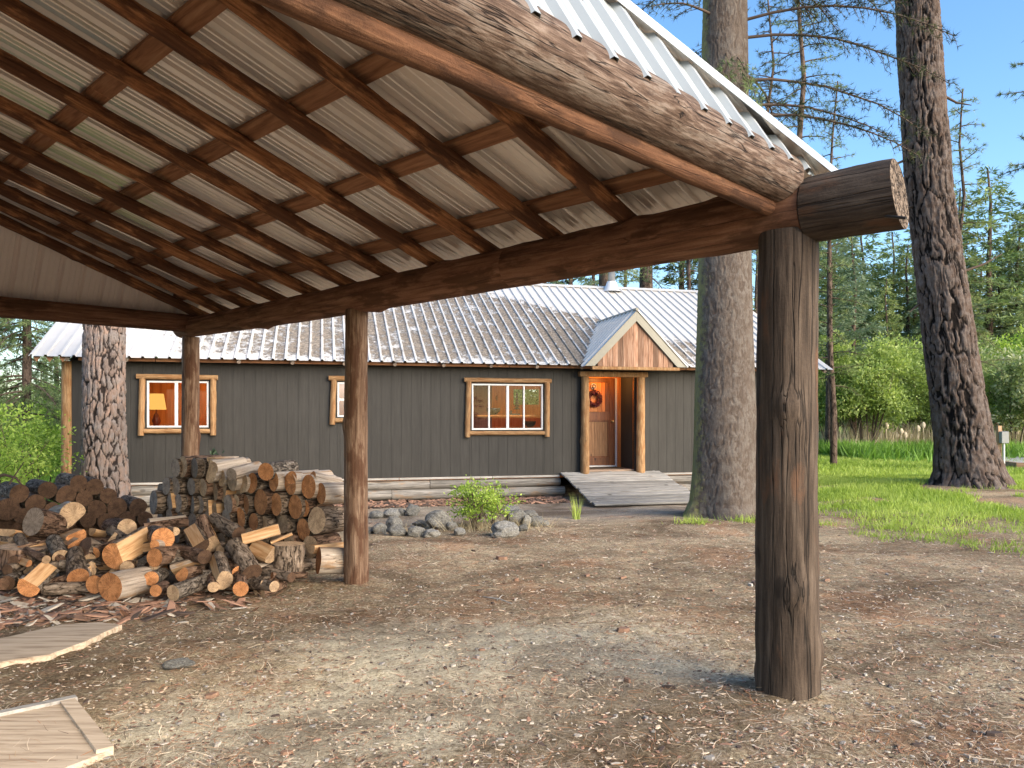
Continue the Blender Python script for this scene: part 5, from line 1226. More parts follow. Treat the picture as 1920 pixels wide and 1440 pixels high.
LB = with_mat(L1, M['leaf_bright']); LB2 = with_mat(L2, M['leaf_bright'])
plant('leafy_shrub', LB, None, 20, 11.6, 0.80, 0, 1.0, 'bright yellow green shrub behind the round logs at the left edge', 'shrub', names=ns)
plant('leafy_shrub', LB, None, 85, 15.0, 0.72, 2, 1.0, 'bright green shrub beside the left cabin corner log', 'shrub', names=ns)
for i, (u, y, s, lb) in enumerate(((10, 27, 1.2, 'yellow green shrub in the field at the left edge, below the fir'), (112, 30, 0.9, 'yellow green shrub in the field touching the cabin corner log'), (62, 33, 1.0, 'shrub in the middle of the left field below the distant conifers'))):
    plant('field_shrub', LB2, None, u, y, s, i * 2.0, 1.2, lb, 'shrub', group='shrubs in the left field', names=ns)
# big curved dead stem at the left edge
mb = MB(); c = at(0, 895, 8.9); 
mb.tube([at(-30, 902, 8.9), at(8, 890, 8.9), at(30, 896, 8.9), at(43, 912, 8.9)], [0.02, 0.018, 0.014, 0.009], 8); mb.tube([at(2, 935, 8.8), at(22, 900, 8.8), at(45, 866, 8.85)], [0.012, 0.009, 0.004], 6)
o = mb.build('fallen_branch', M['twig']); tag(o, 'thin curved dead branch arching over the round logs at the left edge', 'branch')

# ================================================================ GRASS, UNDERGROWTH, LITTER
def scatter_pts(n, x0, x1, y0, y1, f, rg):
    x = rg.uniform(x0, x1, n); y = rg.uniform(y0, y1, n); k = rg.random(n) < f(x, y); return x[k], y[k]
def blades(name, x, y, hgt, wid, mat, rg, lean=0.35, kind='stuff', label=None, cat=None, z=None):
    n = len(x); z = ground_h(x, y) - 0.01 if z is None else z; P = np.stack([x, y, z], 1); D = rg.normal(size=(n, 3)) * np.array([lean, lean, 0.1]) + np.array([0, 0, 1.0])
    V, F = leaf_quads(P, D, hgt, 1.0, rg, tri=True)
    V = V.reshape(n, 3, 3); S = V[:, 0] - V[:, 2]; S /= np.linalg.norm(S, axis=1, keepdims=True); w = np.broadcast_to(wid, (n,))[:, None] / 2; V[:, 0] = P + S * w; V[:, 2] = P - S * w
    tint = np.clip(fbm(x * 0.6, y * 0.6, 5) * 1.2 - 0.1 + rg.random(n) * 0.3, 0, 1)
    o = link(name, leaf_mesh(name, V.reshape(-1, 3), F, tint), None, [mat]); tag(o, label, cat, kind=kind); return o
rg = np.random.default_rng(5)
def tuft_f(x, y): return np.clip((lawn_mask(x, y) * 1.7 + 1.5 * (fbm(x * 1.4, y * 1.4, 61) - 0.55) - 0.45), 0, 1)
xs_, ys_ = [], []
for (n, x0, x1, y0, y1) in ((105000, 4, 13, 8.5, 19), (60000, 8, 24, 18, 36), (30000, -18, -6.5, 9.5, 22)):
    a, b = scatter_pts(n, x0, x1, y0, y1, tuft_f, rg); xs_.append(a); ys_.append(b)
X_ = np.concatenate(xs_); Y_ = np.concatenate(ys_)
blades('lawn_grass', X_, Y_, (0.05 + 0.05 * rg.random(len(X_))) * (1 + 0.02 * Y_), 0.005 + 0.0011 * Y_, M['grass'], rg, label='short bright green grass of the lawn', cat='grass')
# loose tufts at the lawn's ragged edge, round the fir and the leaning pine
cx_, cy_ = [], []
cl = [(rb.uniform(3.9, 9.5), rb.uniform(7.6, 12.5)) for _ in range(150)] + [(pB.x + rb.uniform(-1.1, 0.9), 12.7 - rb.uniform(0.55, 1.1)) for _ in range(18)] + [(pC.x + rb.uniform(-1.6, 1.6), 16 - rb.uniform(0.8, 1.6)) for _ in range(16)]
for (a, b) in cl:
    if (a < 4.2 + (12 - b) * 0.35 and b < 10.5) or (b < 9.2 and rb.random() < 0.5) and a > pB.x + 1: continue
    k = rb.randint(15, 60); cx_.append(a + rg.normal(size=k) * 0.10); cy_.append(b + rg.normal(size=k) * 0.10)
cx_ = np.concatenate(cx_); cy_ = np.concatenate(cy_)
blades('grass_tufts', cx_, cy_, 0.05 + 0.11 * rg.random(len(cx_)), 0.010, M['grass'], rg, 0.5, label='loose grass tufts in the bare earth at the lawn edge', cat='grass')
# undergrowth strip and reeds under the shrubs
x = rg.uniform(12, 30, 26000); y = 30.5 + rg.normal(size=26000) * 1.6 + 0.12 * (x - 18)
blades('undergrowth', x, y, 0.30 + 0.45 * rg.random(len(x)), 0.09, M['leaf_deep'], rg, 0.5, label='lush deep green undergrowth along the far side of the lawn', cat='undergrowth')
x = rg.uniform(13, 26, 7000); y = 32.5 + rg.normal(size=7000) * 1.2
blades('dry_reeds', x, y, 0.6 + 0.9 * rg.random(len(x)), 0.035, M['drygrass'], rg, 0.25, label='pale dry reeds standing behind the green undergrowth', cat='reeds')
x = rg.uniform(-40, -10, 24000); y = rg.uniform(20, 45, 24000)
blades('field_grass', x, y, 0.25 + 0.35 * rg.random(len(x)), 0.05, M['leaf_bright'], rg, 0.4, label='tall bright field grass left of the cabin', cat='grass')
mb = MB()
for i in range(26):
    x_ = rb.uniform(14.5, 20.5); y_ = rb.uniform(31.2, 32.2); z_ = gh(x_, y_); h_ = rb.uniform(0.7, 1.35); dx = rb.uniform(-.08, .08)
    mb.tube([(x_, y_, z_), (x_ + dx, y_, z_ + h_)], 0.02, 4); mb.tube([(x_ + dx, y_, z_ + h_ - 0.25), (x_ + dx, y_, z_ + h_ - 0.12), (x_ + dx, y_, z_ + h_)], [0.05, 0.10, 0.03], 6)
tag(mb.build('seedheads', mat_plain('fluffy seedhead', (0.62, 0.54, 0.42), 0.9)), 'pale fluffy cattail heads standing in the undergrowth', 'cattails', kind='stuff')
# needle litter
def litter(name, n, ylo, yhi, ln, wd, mats, label, cat, seed, f=None, flat=0.12):
    rg = np.random.default_rng(seed); y = np.exp(rg.uniform(math.log(ylo), math.log(yhi), n)); x = rg.uniform(-0.78, 0.78, n) * y
    k = np.ones(n, bool) if f is None else rg.random(n) < f(x, y); x = x[k]; y = y[k]; n = len(x)
    z = ground_h(x, y) + rg.uniform(0.004, 0.022, n); a = rg.uniform(0, 6.28, n); D = np.stack([np.cos(a), np.sin(a), rg.normal(size=n) * flat], 1); L = ln * rg.uniform(0.5, 1.4, n); P = np.stack([x, y, z], 1)
    S = np.stack([-np.sin(a), np.cos(a), rg.normal(size=n) * 0.25], 1); w = (wd * (0.7 + 0.12 * y) * rg.uniform(0.6, 1.5, n))[:, None]
    B = np.stack([-np.sin(a), np.cos(a), 0 * a], 1) * (L * rg.uniform(-0.16, 0.16, n))[:, None]; Lh = L[:, None]
    V = np.stack([P - S * w / 2, P + S * w / 2, P + D * Lh / 2 + B + S * w / 2, P + D * Lh / 2 + B - S * w / 2, P + D * Lh + S * w / 3, P + D * Lh - S * w / 3], 1).reshape(-1, 3)
    b = np.arange(n)[:, None] * 6; F = np.concatenate([b + np.array([[0, 1, 2, 3]]), b + np.array([[3, 2, 4, 5]])], 0)
    mi = np.tile(rg.integers(0, len(mats), n), 2); me = np_mesh(name, V, F, False, mi)
    tag(link(name, me, None, mats), label, cat, kind='stuff')
nm = [mat_plain('tan needle', (0.42, 0.30, 0.19), 0.8), mat_plain('rust needle', (0.34, 0.155, 0.07), 0.8), mat_plain('pale needle', (0.66, 0.55, 0.42), 0.8), mat_plain('dark needle', (0.10, 0.065, 0.045), 0.8)]
def bare(x, y): return np.clip(1 - lawn_mask(x, y) * 1.3, 0, 1) * (0.10 + 2.6 * np.clip(fbm(x * 1.3, y * 1.3, 71) - 0.30, 0, 1))
litter('pine_needles', 70000, 2.3, 13, 0.085, 0.0017, nm, 'fallen pine needles strewn over the bare ground', 'pine needles', 8, bare)
cm = [mat_plain('grey chip', (0.46, 0.41, 0.35), 0.9), mat_plain('brown bark chip', (0.21, 0.125, 0.085), 0.9), mat_plain('tan wood chip', (0.60, 0.47, 0.34), 0.85), mat_plain('dark bark chip', (0.075, 0.052, 0.042), 0.9), mat_plain('reddish bark chip', (0.34, 0.195, 0.135), 0.9)]
def chips(name, n, xf, size, label, cat, seed, mats, thick=0.25, asp=2.2, tilt=0.25, zup=0.0):
    rg = np.random.default_rng(seed); x, y = xf(n, rg); n = len(x); s = size * np.exp(rg.normal(size=n) * 0.4)
    z = ground_h(x, y) - 0.3 * s * thick + rg.uniform(-0.002, 0.003 + zup, n); a = rg.uniform(0, 6.28, n)
    base = np.array([(-1, -.5, 0), (-.3, -.9, 0), (.9, -.4, 0), (1, .3, 0), (.1, .8, 0), (-.9, .4, 0)]); P = np.stack([x, y, z], 1)
    j = base[None] * (1 + rg.normal(size=(n, 6, 3)) * 0.22); top = j * np.array([0.8, 0.8, 0]) + np.array([0, 0, 1.0]); al = rg.uniform(1.0, asp, n)[:, None]
    Q = np.concatenate([j, top], 1); Q[:, :, 0] *= al; Q[:, :, 2] *= thick; Q[:, :, 2] += rg.normal(size=(n, 1)) * tilt * Q[:, :, 0] * 0.5
    c, s_ = np.cos(a)[:, None], np.sin(a)[:, None]; X = Q[:, :, 0] * c - Q[:, :, 1] * s_; Y = Q[:, :, 0] * s_ + Q[:, :, 1] * c
    V = (np.stack([X, Y, Q[:, :, 2]], 2) * s[:, None, None] + P[:, None, :]).reshape(-1, 3); b = np.arange(n)[:, None] * 12
    quads = np.concatenate([b + np.array([[k, (k + 1) % 6, 6 + (k + 1) % 6, 6 + k]]) for k in range(6)] + [b + np.array([[6, 7, 8, 9]]), b + np.array([[6, 9, 10, 11]])], 0)
    me = np_mesh(name, V, quads, False, np.tile(rg.integers(0, len(mats), n), 8)); tag(link(name, me, None, mats), label, cat, kind='stuff')
def area_all(n, rg):
    y = np.exp(rg.uniform(math.log(2.3), math.log(13), n)); x = rg.uniform(-0.75, 0.75, n) * y; k = rg.random(n) < np.clip(1 - lawn_mask(x, y), 0, 1); return x[k], y[k]
chips('ground_debris', 45000, area_all, 0.0055, 'small chips, pebbles and cone scales mixed into the bare earth', 'debris', 12, cm)
def area_left(n, rg): x = rg.uniform(-5.4, -1.9, n); y = rg.uniform(5.3, 7.4, n); k = (y > 5.55 + 0.28 * (x + 4.5) + 0.1) & (y < 7.1) & (x < -2.9 + 0.4 * rg.normal(size=n)); return x[k], y[k]
chips('bark_litter', 5200, area_left, 0.030, 'deep litter of reddish bark flakes in front of the heap of firewood', 'bark litter', 13, [cm[1], cm[4], cm[0], cm[3], cm[4]], 0.18, 3.0, 0.5, 0.03)
def area_base(n, rg): t = rg.uniform(-6.5, -0.7, n); w = rg.uniform(-1.1, -0.1, n); p = [hw(a, b, 0) for a, b in zip(t, w)]; return np.array([q.x for q in p]), np.array([q.y for q in p])
chips('cone_litter', 3600, area_base, 0.030, 'brown leaf and cone litter along the foot of the cabin wall', 'litter', 14, [cm[1], cm[3], cm[4]], 0.3, 1.8, 0.4, 0.03)
def area_peb(n, rg):
    y = np.exp(rg.uniform(math.log(2.3), math.log(8), n)); x = rg.uniform(-0.7, 0.7, n) * y; return x, y
chips('pebbles', 900, area_peb, 0.009, 'scattered grey pebbles on the bare ground', 'pebbles', 15, [mat_plain('pebble grey', (0.24, 0.225, 0.21), 0.9), mat_plain('pebble pale', (0.40, 0.36, 0.31), 0.9)], 0.8, 1.3, 0.1)
def area_cone(n, rg):
    y = np.exp(rg.uniform(math.log(3), math.log(12), n)); x = rg.uniform(-0.4, 0.7, n) * y; k = lawn_mask(x, y) < 0.3; return x[k], y[k]
chips('cones', 110, area_cone, 0.017, 'dark fallen cones and bark lumps dotted over the yard', 'cones', 16, [cm[3], cm[1]], 1.0, 1.8, 0.1)

# ================================================================ FIREWOOD
ENDS = {'o': 'end_orange', 't': 'end_tan', 'g': 'end_grey', 'd': 'end_dark'}
ENDW = {'o': 'orange', 't': 'tan', 'g': 'grey', 'd': 'dark brown'}
BARK = {'d': 'bark_dark', 'g': 'bark_grey', 'b': 'bark_brown', 'p': 'peeled', 's': 'split'}
_fw = [0]
def firewood(p0, p1, r, end='t', bark='d', clip=None, label=None, group=None, r1=None, roll=0.0, seg=22, cut=0.0, knob=1, name='firewood_log', oval=0.03):
    _fw[0] += 1; L = (Vector(p1) - Vector(p0)).length
    me = log_mesh(name, L, r, r1 if r1 else r * 0.97, seg=seg, rings=max(6, int(L / 0.045)), lump=0.07, seed=_fw[0] + 300, clip=clip, knob=knob, oval=oval, bend=0.0, cut0=cut, cut1=0.0)
    o = link(name, me, None, [M[BARK[bark]], M[ENDS[end]], M['split']]); aim(o, p0, p1, roll); tag(o, label, 'log', group); return o
def c1(a, b): return (a / 4.364 + 260, b / 4.364 + 820)
def c8(a, b): return (a / 4.364, b / 4.364 + 820)
def ysta(u): return 7.45 + (640 - u) * 0.0036
ROWS = [  # crop column, crop row, height, end colour, half (h) or round (r)
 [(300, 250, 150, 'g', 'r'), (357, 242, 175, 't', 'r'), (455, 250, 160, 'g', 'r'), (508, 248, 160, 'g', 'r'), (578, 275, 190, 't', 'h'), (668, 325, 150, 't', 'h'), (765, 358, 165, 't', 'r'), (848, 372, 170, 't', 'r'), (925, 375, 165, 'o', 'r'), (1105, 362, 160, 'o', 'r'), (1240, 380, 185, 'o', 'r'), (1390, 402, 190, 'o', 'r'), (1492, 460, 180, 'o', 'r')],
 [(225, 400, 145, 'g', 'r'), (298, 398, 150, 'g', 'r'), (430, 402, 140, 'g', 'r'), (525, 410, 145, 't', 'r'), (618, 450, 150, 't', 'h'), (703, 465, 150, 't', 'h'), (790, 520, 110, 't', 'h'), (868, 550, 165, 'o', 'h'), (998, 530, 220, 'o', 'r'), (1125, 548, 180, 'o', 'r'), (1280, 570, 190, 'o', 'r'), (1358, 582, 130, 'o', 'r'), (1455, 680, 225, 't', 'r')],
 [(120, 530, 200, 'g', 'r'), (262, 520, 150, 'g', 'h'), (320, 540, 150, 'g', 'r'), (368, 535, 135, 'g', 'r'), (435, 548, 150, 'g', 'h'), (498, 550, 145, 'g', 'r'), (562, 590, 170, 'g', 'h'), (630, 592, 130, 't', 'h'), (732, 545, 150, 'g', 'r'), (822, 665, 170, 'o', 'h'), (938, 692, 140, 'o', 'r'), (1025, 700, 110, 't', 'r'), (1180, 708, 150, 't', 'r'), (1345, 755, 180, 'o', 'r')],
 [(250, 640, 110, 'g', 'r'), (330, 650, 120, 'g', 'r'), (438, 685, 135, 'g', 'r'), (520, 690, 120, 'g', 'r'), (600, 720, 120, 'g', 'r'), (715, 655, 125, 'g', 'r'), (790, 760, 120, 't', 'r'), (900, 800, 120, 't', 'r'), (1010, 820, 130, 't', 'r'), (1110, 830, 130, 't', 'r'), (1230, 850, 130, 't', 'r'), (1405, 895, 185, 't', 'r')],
]
rb = random.Random(9); rown = ['top', 'second', 'third', 'lowest visible']
for ri, row in enumerate(ROWS):
    for ci, (a, b, hh, e, k) in enumerate(row):
        u, v = c1(a, b); y = ysta(u) + rb.uniform(-0.04, 0.04); r = hh / 4.364 / 2 * y / FPX
        p = at(u, v, y); d = CP.copy(); d.z = rb.uniform(-0.05, 0.03); d.x += rb.uniform(-0.09, 0.09); d.normalize()
        if p.z < r: p.z = r + 0.01
        L = rb.uniform(0.40, 0.52) if u < 560 else 0.30
        clip = [(rb.uniform(-0.5, 0.5) + (3.1 if rb.random() < .5 else 0), 0.25)] if k == 'h' else None
        lab = '%s %s-ended log, %s in the %s row of the right-hand firewood stack' % ('split' if k == 'h' else 'round', ENDW[e], (ORD[ci] + ' from left') if ci else 'leftmost', rown[ri].split()[0])
        firewood(p, p + d * L, r, e, 'p' if ri == 0 and ci > 3 and ci != 8 else rb.choice('ddb') , clip, lab, 'firewood in the right-hand stack', cut=rb.uniform(-.1, .1), knob=rb.choice((0, 1, 1)), r1=r * rb.uniform(0.92, 1.05), roll=0 if k == 'h' else rb.random() * 6)
# filler courses further back in the stack, showing only as dark sides between the ends
mbf = 0
for ri in range(5):
    for ci in range(13):
        u = 300 + ci * 21 + (ri % 2) * 10; y = ysta(u) + 0.16; z = 0.09 + ri * 0.165
        top = at(u, (884 if u < 400 else 905 if u < 560 else 925), y).z
        if z + 0.09 > top: continue
        p = at(u, 900, y); p.z = z + gh(p.x, p.y); d = CP.copy()
        firewood(p, p + d * 0.36, 0.085, 'g' if u < 430 else 't', 'd', None, 'dark sided log set back between the ends of the firewood stack', 'set-back firewood in the right-hand stack', seg=14, knob=0)
# logs lying askew on top, and the end pieces by the post
def fl(a0, b0, y0, a1, b1, y1, dpx, end, bark, lab, clip=None, f=c1, name='firewood_log', r1=None, roll=0.0, cut=0.0, grp='loose firewood heap'):
    u0, v0 = f(a0, b0); u1, v1 = f(a1, b1); p0 = at(u0, v0, y0); p1 = at(u1, v1, y1); r = dpx / 4.364 / 2 * y0 / FPX
    for p in (p0, p1): p.z = max(p.z, gh(p.x, p.y) + r * 0.75)
    return firewood(p0, p1, r, end, bark, clip, lab, grp, roll=roll, r1=r * r1 if r1 else None, cut=cut, name=name)
T = 'firewood in the right-hand stack'
fl(620, 250, 8.25, 860, 205, 8.55, 95, 't', 'p', 'pale peeled log lying askew on the top of the stack left of centre', grp=T)
fl(590, 175, 8.35, 790, 165, 8.7, 85, 't', 'p', 'pale split log highest on the stack beside the slim rear post', [(1.6, 0.3)], grp=T)
fl(760, 300, 8.0, 980, 240, 8.35, 105, 'g', 'p', 'smooth grey peeled log slanting on top of the stack centre', grp=T)
fl(1040, 282, 7.85, 1250, 250, 8.25, 150, 'o', 'g', 'orange-ended barked log sitting alone on top of the stack', grp=T)
fl(1250, 330, 7.75, 1480, 350, 8.1, 110, 'o', 'p', 'bleached peeled log lying behind the top row of the stack', grp=T)
fl(1420, 330, 7.7, 1640, 380, 7.9, 110, 'o', 'p', 'long bleached log leaning from the stack top to the post', grp=T)
fl(1470, 1010, 7.36, 1700, 1010, 7.50, 215, 'o', 'p', 'large smooth grey log at the foot of the stack against the post', grp=T, cut=0.1)
fl(1405, 895, 7.45, 1665, 865, 7.75, 120, 't', 's', 'fresh pale split log above the large grey one by the post', [(1.5, 0.2)], grp=T)
fl(1185, 1085, 7.2, 1380, 1040, 7.5, 105, 't', 'd', 'small dark log lying in front of the stack left of the large grey log')
fl(1250, 1145, 7.0, 975, 1085, 7.25, 85, 'd', 'd', 'thin dark stick pointing right in front of the stack')
fl(1110, 1220, 6.75, 905, 1195, 6.95, 90, 't', 'd', 'thin log with a pale tan end, rightmost on the ground', cut=0.1)
fl(1215, 1120, 7.3, 1225, 870, 7.3, 250, 't', 'd', 'thick block of firewood standing upright before the stack')
# loose heap
fl(690, 1170, 6.75, 640, 1000, 7.1, 165, 't', 'd', 'thick log pointing at the viewer with a striped split end', [(0.4, 0.6)])
fl(835, 1240, 6.68, 820, 1150, 6.95, 125, 'o', 'b', 'short log with orange end at the front right of the heap')
fl(820, 1110, 6.95, 740, 1040, 7.2, 115, 'o', 'b', 'brown log wedged behind the short orange one')
fl(612, 1225, 6.68, 600, 1150, 6.9, 90, 't', 'b', 'small log with a cross-grained tan end low in the heap')
fl(925, 1110, 6.95, 790, 880, 7.25, 165, 'd', 'd', 'long dark log leaning down to the right before the stack')
fl(620, 870, 7.35, 540, 690, 7.6, 165, 't', 'b', 'split log standing aslant with a pale edge in the middle of the heap', [(2.6, 0.45)])
fl(820, 790, 7.3, 610, 670, 7.6, 120, 'd', 'd', 'dark log slanting down right over the middle of the heap')
fl(1150, 750, 7.25, 850, 835, 7.2, 90, 't', 's', 'freshly split pale plank of wood resting across the heap', [(0.3, 0.35), (3.3, 0.45)], name='split_firewood')
fl(1255, 785, 7.15, 1080, 860, 7.1, 32, 't', 's', 'thin pale splinter of wood under the split plank', [(1.2, 0.3)], name='split_firewood')
fl(1080, 960, 7.15, 930, 890, 7.3, 150, 't', 's', 'split log showing its striped wood beneath the pale plank', [(0.6, 0.3), (3.0, 0.5)], name='split_firewood')
fl(540, 980, 7.0, 320, 930, 7.3, 120, 'd', 'b', 'brown log lying level in the middle of the heap')
fl(500, 880, 7.2, 420, 740, 7.5, 150, 'd', 'd', 'dark wedge of bark standing in the middle of the heap', [(1.0, 0.2)])
fl(350, 1120, 6.85, 500, 1090, 7.1, 120, 'o', 'b', 'log with a cracked orange end, low in the middle of the heap', [(0.9, 0.55)])
fl(130, 985, 6.95, 330, 950, 7.3, 148, 'o', 'b', 'log with a bright round orange end in the middle of the heap')
fl(200, 830, 7.15, 130, 800, 7.55, 175, 'o', 'd', 'thick log with a wide orange end facing the viewer')
fl(130, 880, 7.05, 240, 870, 7.3, 80, 'o', 'p', 'small peeled log with an orange end under the wide one')
fl(300, 770, 7.4, 250, 760, 7.6, 70, 't', 's', 'pale chunk of split wood behind the wide orange end', [(0, .4)], name='split_firewood')
fl(80, 700, 7.85, 380, 670, 8.1, 75, 'g', 'p', 'long grey pole lying level between heap and stack')
fl(40, 745, 7.7, 400, 690, 7.95, 85, 'd', 'b', 'long brown pole lying level behind the heap')
fl(280, 1275, 6.5, 530, 1180, 6.85, 130, 't', 'g', 'grey flaky log with a brown end at the very front of the heap')
fl(140, 1255, 6.55, 215, 1215, 6.8, 95, 'o', 'b', 'small orange-ended log right of the big double one')
f8 = dict(f=c8)
fl(900, 1225, 6.55, 1190, 1165, 6.95, 235, 'o', 'p', 'big pale-barked log with a bulging orange end at the front of the heap', **f8)
fl(770, 1205, 6.62, 980, 1165, 6.95, 150, 'o', 'b', 'smaller orange-ended log grown against the left of the big pale one', **f8)
fl(1235, 1155, 6.8, 1330, 1120, 7.1, 120, 'o', 'g', 'log with a shaded orange end tucked behind the big pale one', **f8)
fl(235, 1225, 6.6, 400, 1070, 6.95, 180, 'o', 'g', 'flaky grey log with an almond-shaped orange end at the front left', [(2.2, 0.45)], **f8)
fl(640, 1150, 6.8, 610, 960, 7.15, 165, 'o', 'd', 'rough dark log tilted at the viewer left of the big pale one', **f8)
fl(360, 1245, 6.7, 740, 1225, 6.75, 100, 'd', 'd', 'dark pole lying level on the ground at the front left', **f8)
fl(60, 1190, 6.7, 150, 1150, 6.9, 120, 'd', 'g', 'stubby grey log at the front left edge of the heap', **f8)
fl(20, 1200, 6.6, -80, 1180, 6.8, 100, 'd', 'd', 'dark log cut by the left edge of the picture near the ground', **f8)
fl(950, 975, 6.95, 1200, 830, 7.4, 240, 'o', 'd', 'massive half log with a long orange split face in the heap', [(2.9, 0.35)], **f8)
fl(690, 900, 7.15, 900, 960, 7.35, 175, 'd', 'd', 'dark square-cut log in the heap left of the massive half log', **f8)
fl(270, 690, 7.55, 480, 730, 7.9, 225, 'g', 'b', 'round log with a smooth grey end on top of the heap at left', cut=0.2, **f8)
fl(600, 640, 7.9, 470, 660, 8.2, 215, 't', 'p', 'pale peeled block with a broken orange hollow at the top left of the heap', [(4.0, 0.5)], **f8)
fl(60, 770, 7.5, 190, 790, 7.7, 150, 't', 's', 'pale split block at the left edge beside the round grey-ended log', [(1.6, 0.25), (4.2, 0.6)], name='split_firewood', **f8)
fl(620, 800, 7.45, 560, 790, 7.7, 150, 'o', 's', 'orange split block lying in the hollow of the heap', [(1.2, 0.3)], name='split_firewood', **f8)
fl(620, 880, 7.25, 560, 860, 7.5, 120, 'o', 'b', 'half log with a rounded orange edge low in the hollow of the heap', [(1.0, 0.5)], **f8)
fl(760, 750, 7.7, 860, 770, 7.8, 110, 't', 's', 'broad pale split piece lying flat on the heap', [(1.6, 0.1)], name='split_firewood', **f8)
fl(910, 830, 7.35, 980, 850, 7.6, 110, 't', 's', 'pink-tinged split piece beside the massive half log', [(0.6, 0.2)], name='split_firewood', **f8)
fl(1040, 745, 7.6, 900, 735, 8.0, 155, 't', 'b', 'log with a pale rim and dark hollow end above the massive half log', **f8)
fl(500, 980, 7.05, 440, 850, 7.3, 130, 't', 'g', 'pale-barked log standing beside the flat round block', **f8)
fl(380, 1000, 6.9, 210, 930, 7.1, 70, 't', 'b', 'reddish stick lying over the front of the flat round block', **f8)
fl(230, 1030, 6.85, 100, 990, 7.05, 60, 'o', 's', 'small orange splinter at the left of the heap', [(0.5, 0.3)], name='split_firewood', **f8)
fl(110, 1010, 6.9, 230, 990, 7.1, 85, 'd', 'b', 'brown stick left of the small orange splinter', **f8)
fl(60, 1085, 6.8, 180, 1050, 7.0, 90, 'd', 'd', 'dark stick crossing the left foot of the heap', **f8)
fl(430, 950, 7.1, 520, 1010, 7.0, 60, 'd', 'b', 'short brown stick in the gap left of the dark tilted log', **f8)
# flat round cut from a big trunk, lying on its side of the heap
p = at(46, 1052, 7.25); o = firewood((p.x, p.y, max(0.12, p.z - 0.05)), (p.x + 0.01, p.y, max(0.12, p.z - 0.05) + 0.19), 0.235, 't', 'b', None, 'wide flat round of a big trunk lying with its pale face up', 'loose firewood heap', seg=40)
for i in range(34):                                       # smaller pieces thrown over the heap
    u = 20 + i * 15.5 + rb.uniform(-8, 8); y = rb.uniform(6.85, 7.5); t = (y - 6.7) / 0.9; z = 0.06 + t * (0.42 if u < 330 else 0.30 if u < 450 else 0.12) + rb.uniform(0, 0.05)
    p = at(u, 1000, y); p.z = z; a = rb.uniform(3.3, 5.6); d = Vector((math.cos(a), math.sin(a), rb.uniform(-.35, .1))).normalized(); e_ = rb.choice('tttog'); k_ = rb.choice('bdgp')
    firewood(p + d * 0.13, p - d * 0.2, rb.uniform(0.035, 0.06), e_, k_, [(rb.random() * 6, 0.3)] if i % 3 == 0 else None, 'small %s-ended %s piece thrown on the heap, %s small piece from its %s' % (ENDW[e_], {'b': 'brown-barked', 'd': 'dark-barked', 'g': 'grey-barked', 'p': 'peeled'}[k_], ORD[i if i < 17 else 33 - i].replace('leftmost', 'first'), 'left' if i < 17 else 'right'), 'small pieces thrown over the heap', seg=16, cut=rb.uniform(-.3, .3))
# unseen core of the heap
for i in range(44):
    u = rb.uniform(-20, 520); y = rb.uniform(7.0, 7.7); lim = 0.50 if u < 300 else 0.42 if u < 430 else 0.22; z = rb.uniform(0.05, lim - (7.7 - y) * 0.45)
    if z < 0.04: z = 0.05
    p = at(u, 1000, y); p.z = z; a = rb.uniform(0, 6.28); d = Vector((math.cos(a), math.sin(a) * 0.6, rb.uniform(-.12, .12)))
    firewood(p - d * 0.2, p + d * 0.2, rb.uniform(0.045, 0.075), rb.choice('dtgo'), rb.choice('ddb'), [(rb.random() * 6, 0.3)] if rb.random() < .3 else None, 'dark log half buried inside the loose heap of firewood', 'buried logs of the heap', seg=14, knob=0)
# back stack: dark round ends towards the right
BK = [ # crop8 column, row, height
 [(160, 460, 150), (390, 430, 140), (645, 375, 135), (775, 405, 135)],
 [(60, 590, 180), (290, 545, 150), (545, 470, 150), (690, 500, 130), (888, 480, 130)],
 [(180, 640, 120), (430, 600, 130), (630, 600, 120), (795, 590, 150), (960, 575, 160), (1130, 570, 140)],
 [(330, 690, 120), (560, 680, 130), (720, 680, 120), (870, 690, 130), (1040, 670, 130), (1190, 670, 120)]]
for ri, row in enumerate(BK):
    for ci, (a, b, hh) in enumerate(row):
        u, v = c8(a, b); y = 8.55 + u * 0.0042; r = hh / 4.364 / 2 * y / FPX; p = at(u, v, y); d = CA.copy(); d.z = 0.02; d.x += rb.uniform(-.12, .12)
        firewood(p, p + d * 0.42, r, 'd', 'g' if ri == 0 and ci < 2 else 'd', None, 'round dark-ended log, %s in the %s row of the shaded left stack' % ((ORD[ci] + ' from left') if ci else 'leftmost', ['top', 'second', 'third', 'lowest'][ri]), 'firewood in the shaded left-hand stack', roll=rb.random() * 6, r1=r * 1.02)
for i in range(16):
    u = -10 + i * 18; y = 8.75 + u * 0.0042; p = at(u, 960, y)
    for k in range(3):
        p.z = 0.07 + k * 0.15 - (0.0); firewood(p, p + CA * 0.42, 0.085, 'd', 'd', None, 'dark log at the bottom of the shaded left stack, behind the heap', 'bottom logs of the shaded left-hand stack', seg=12, knob=0)

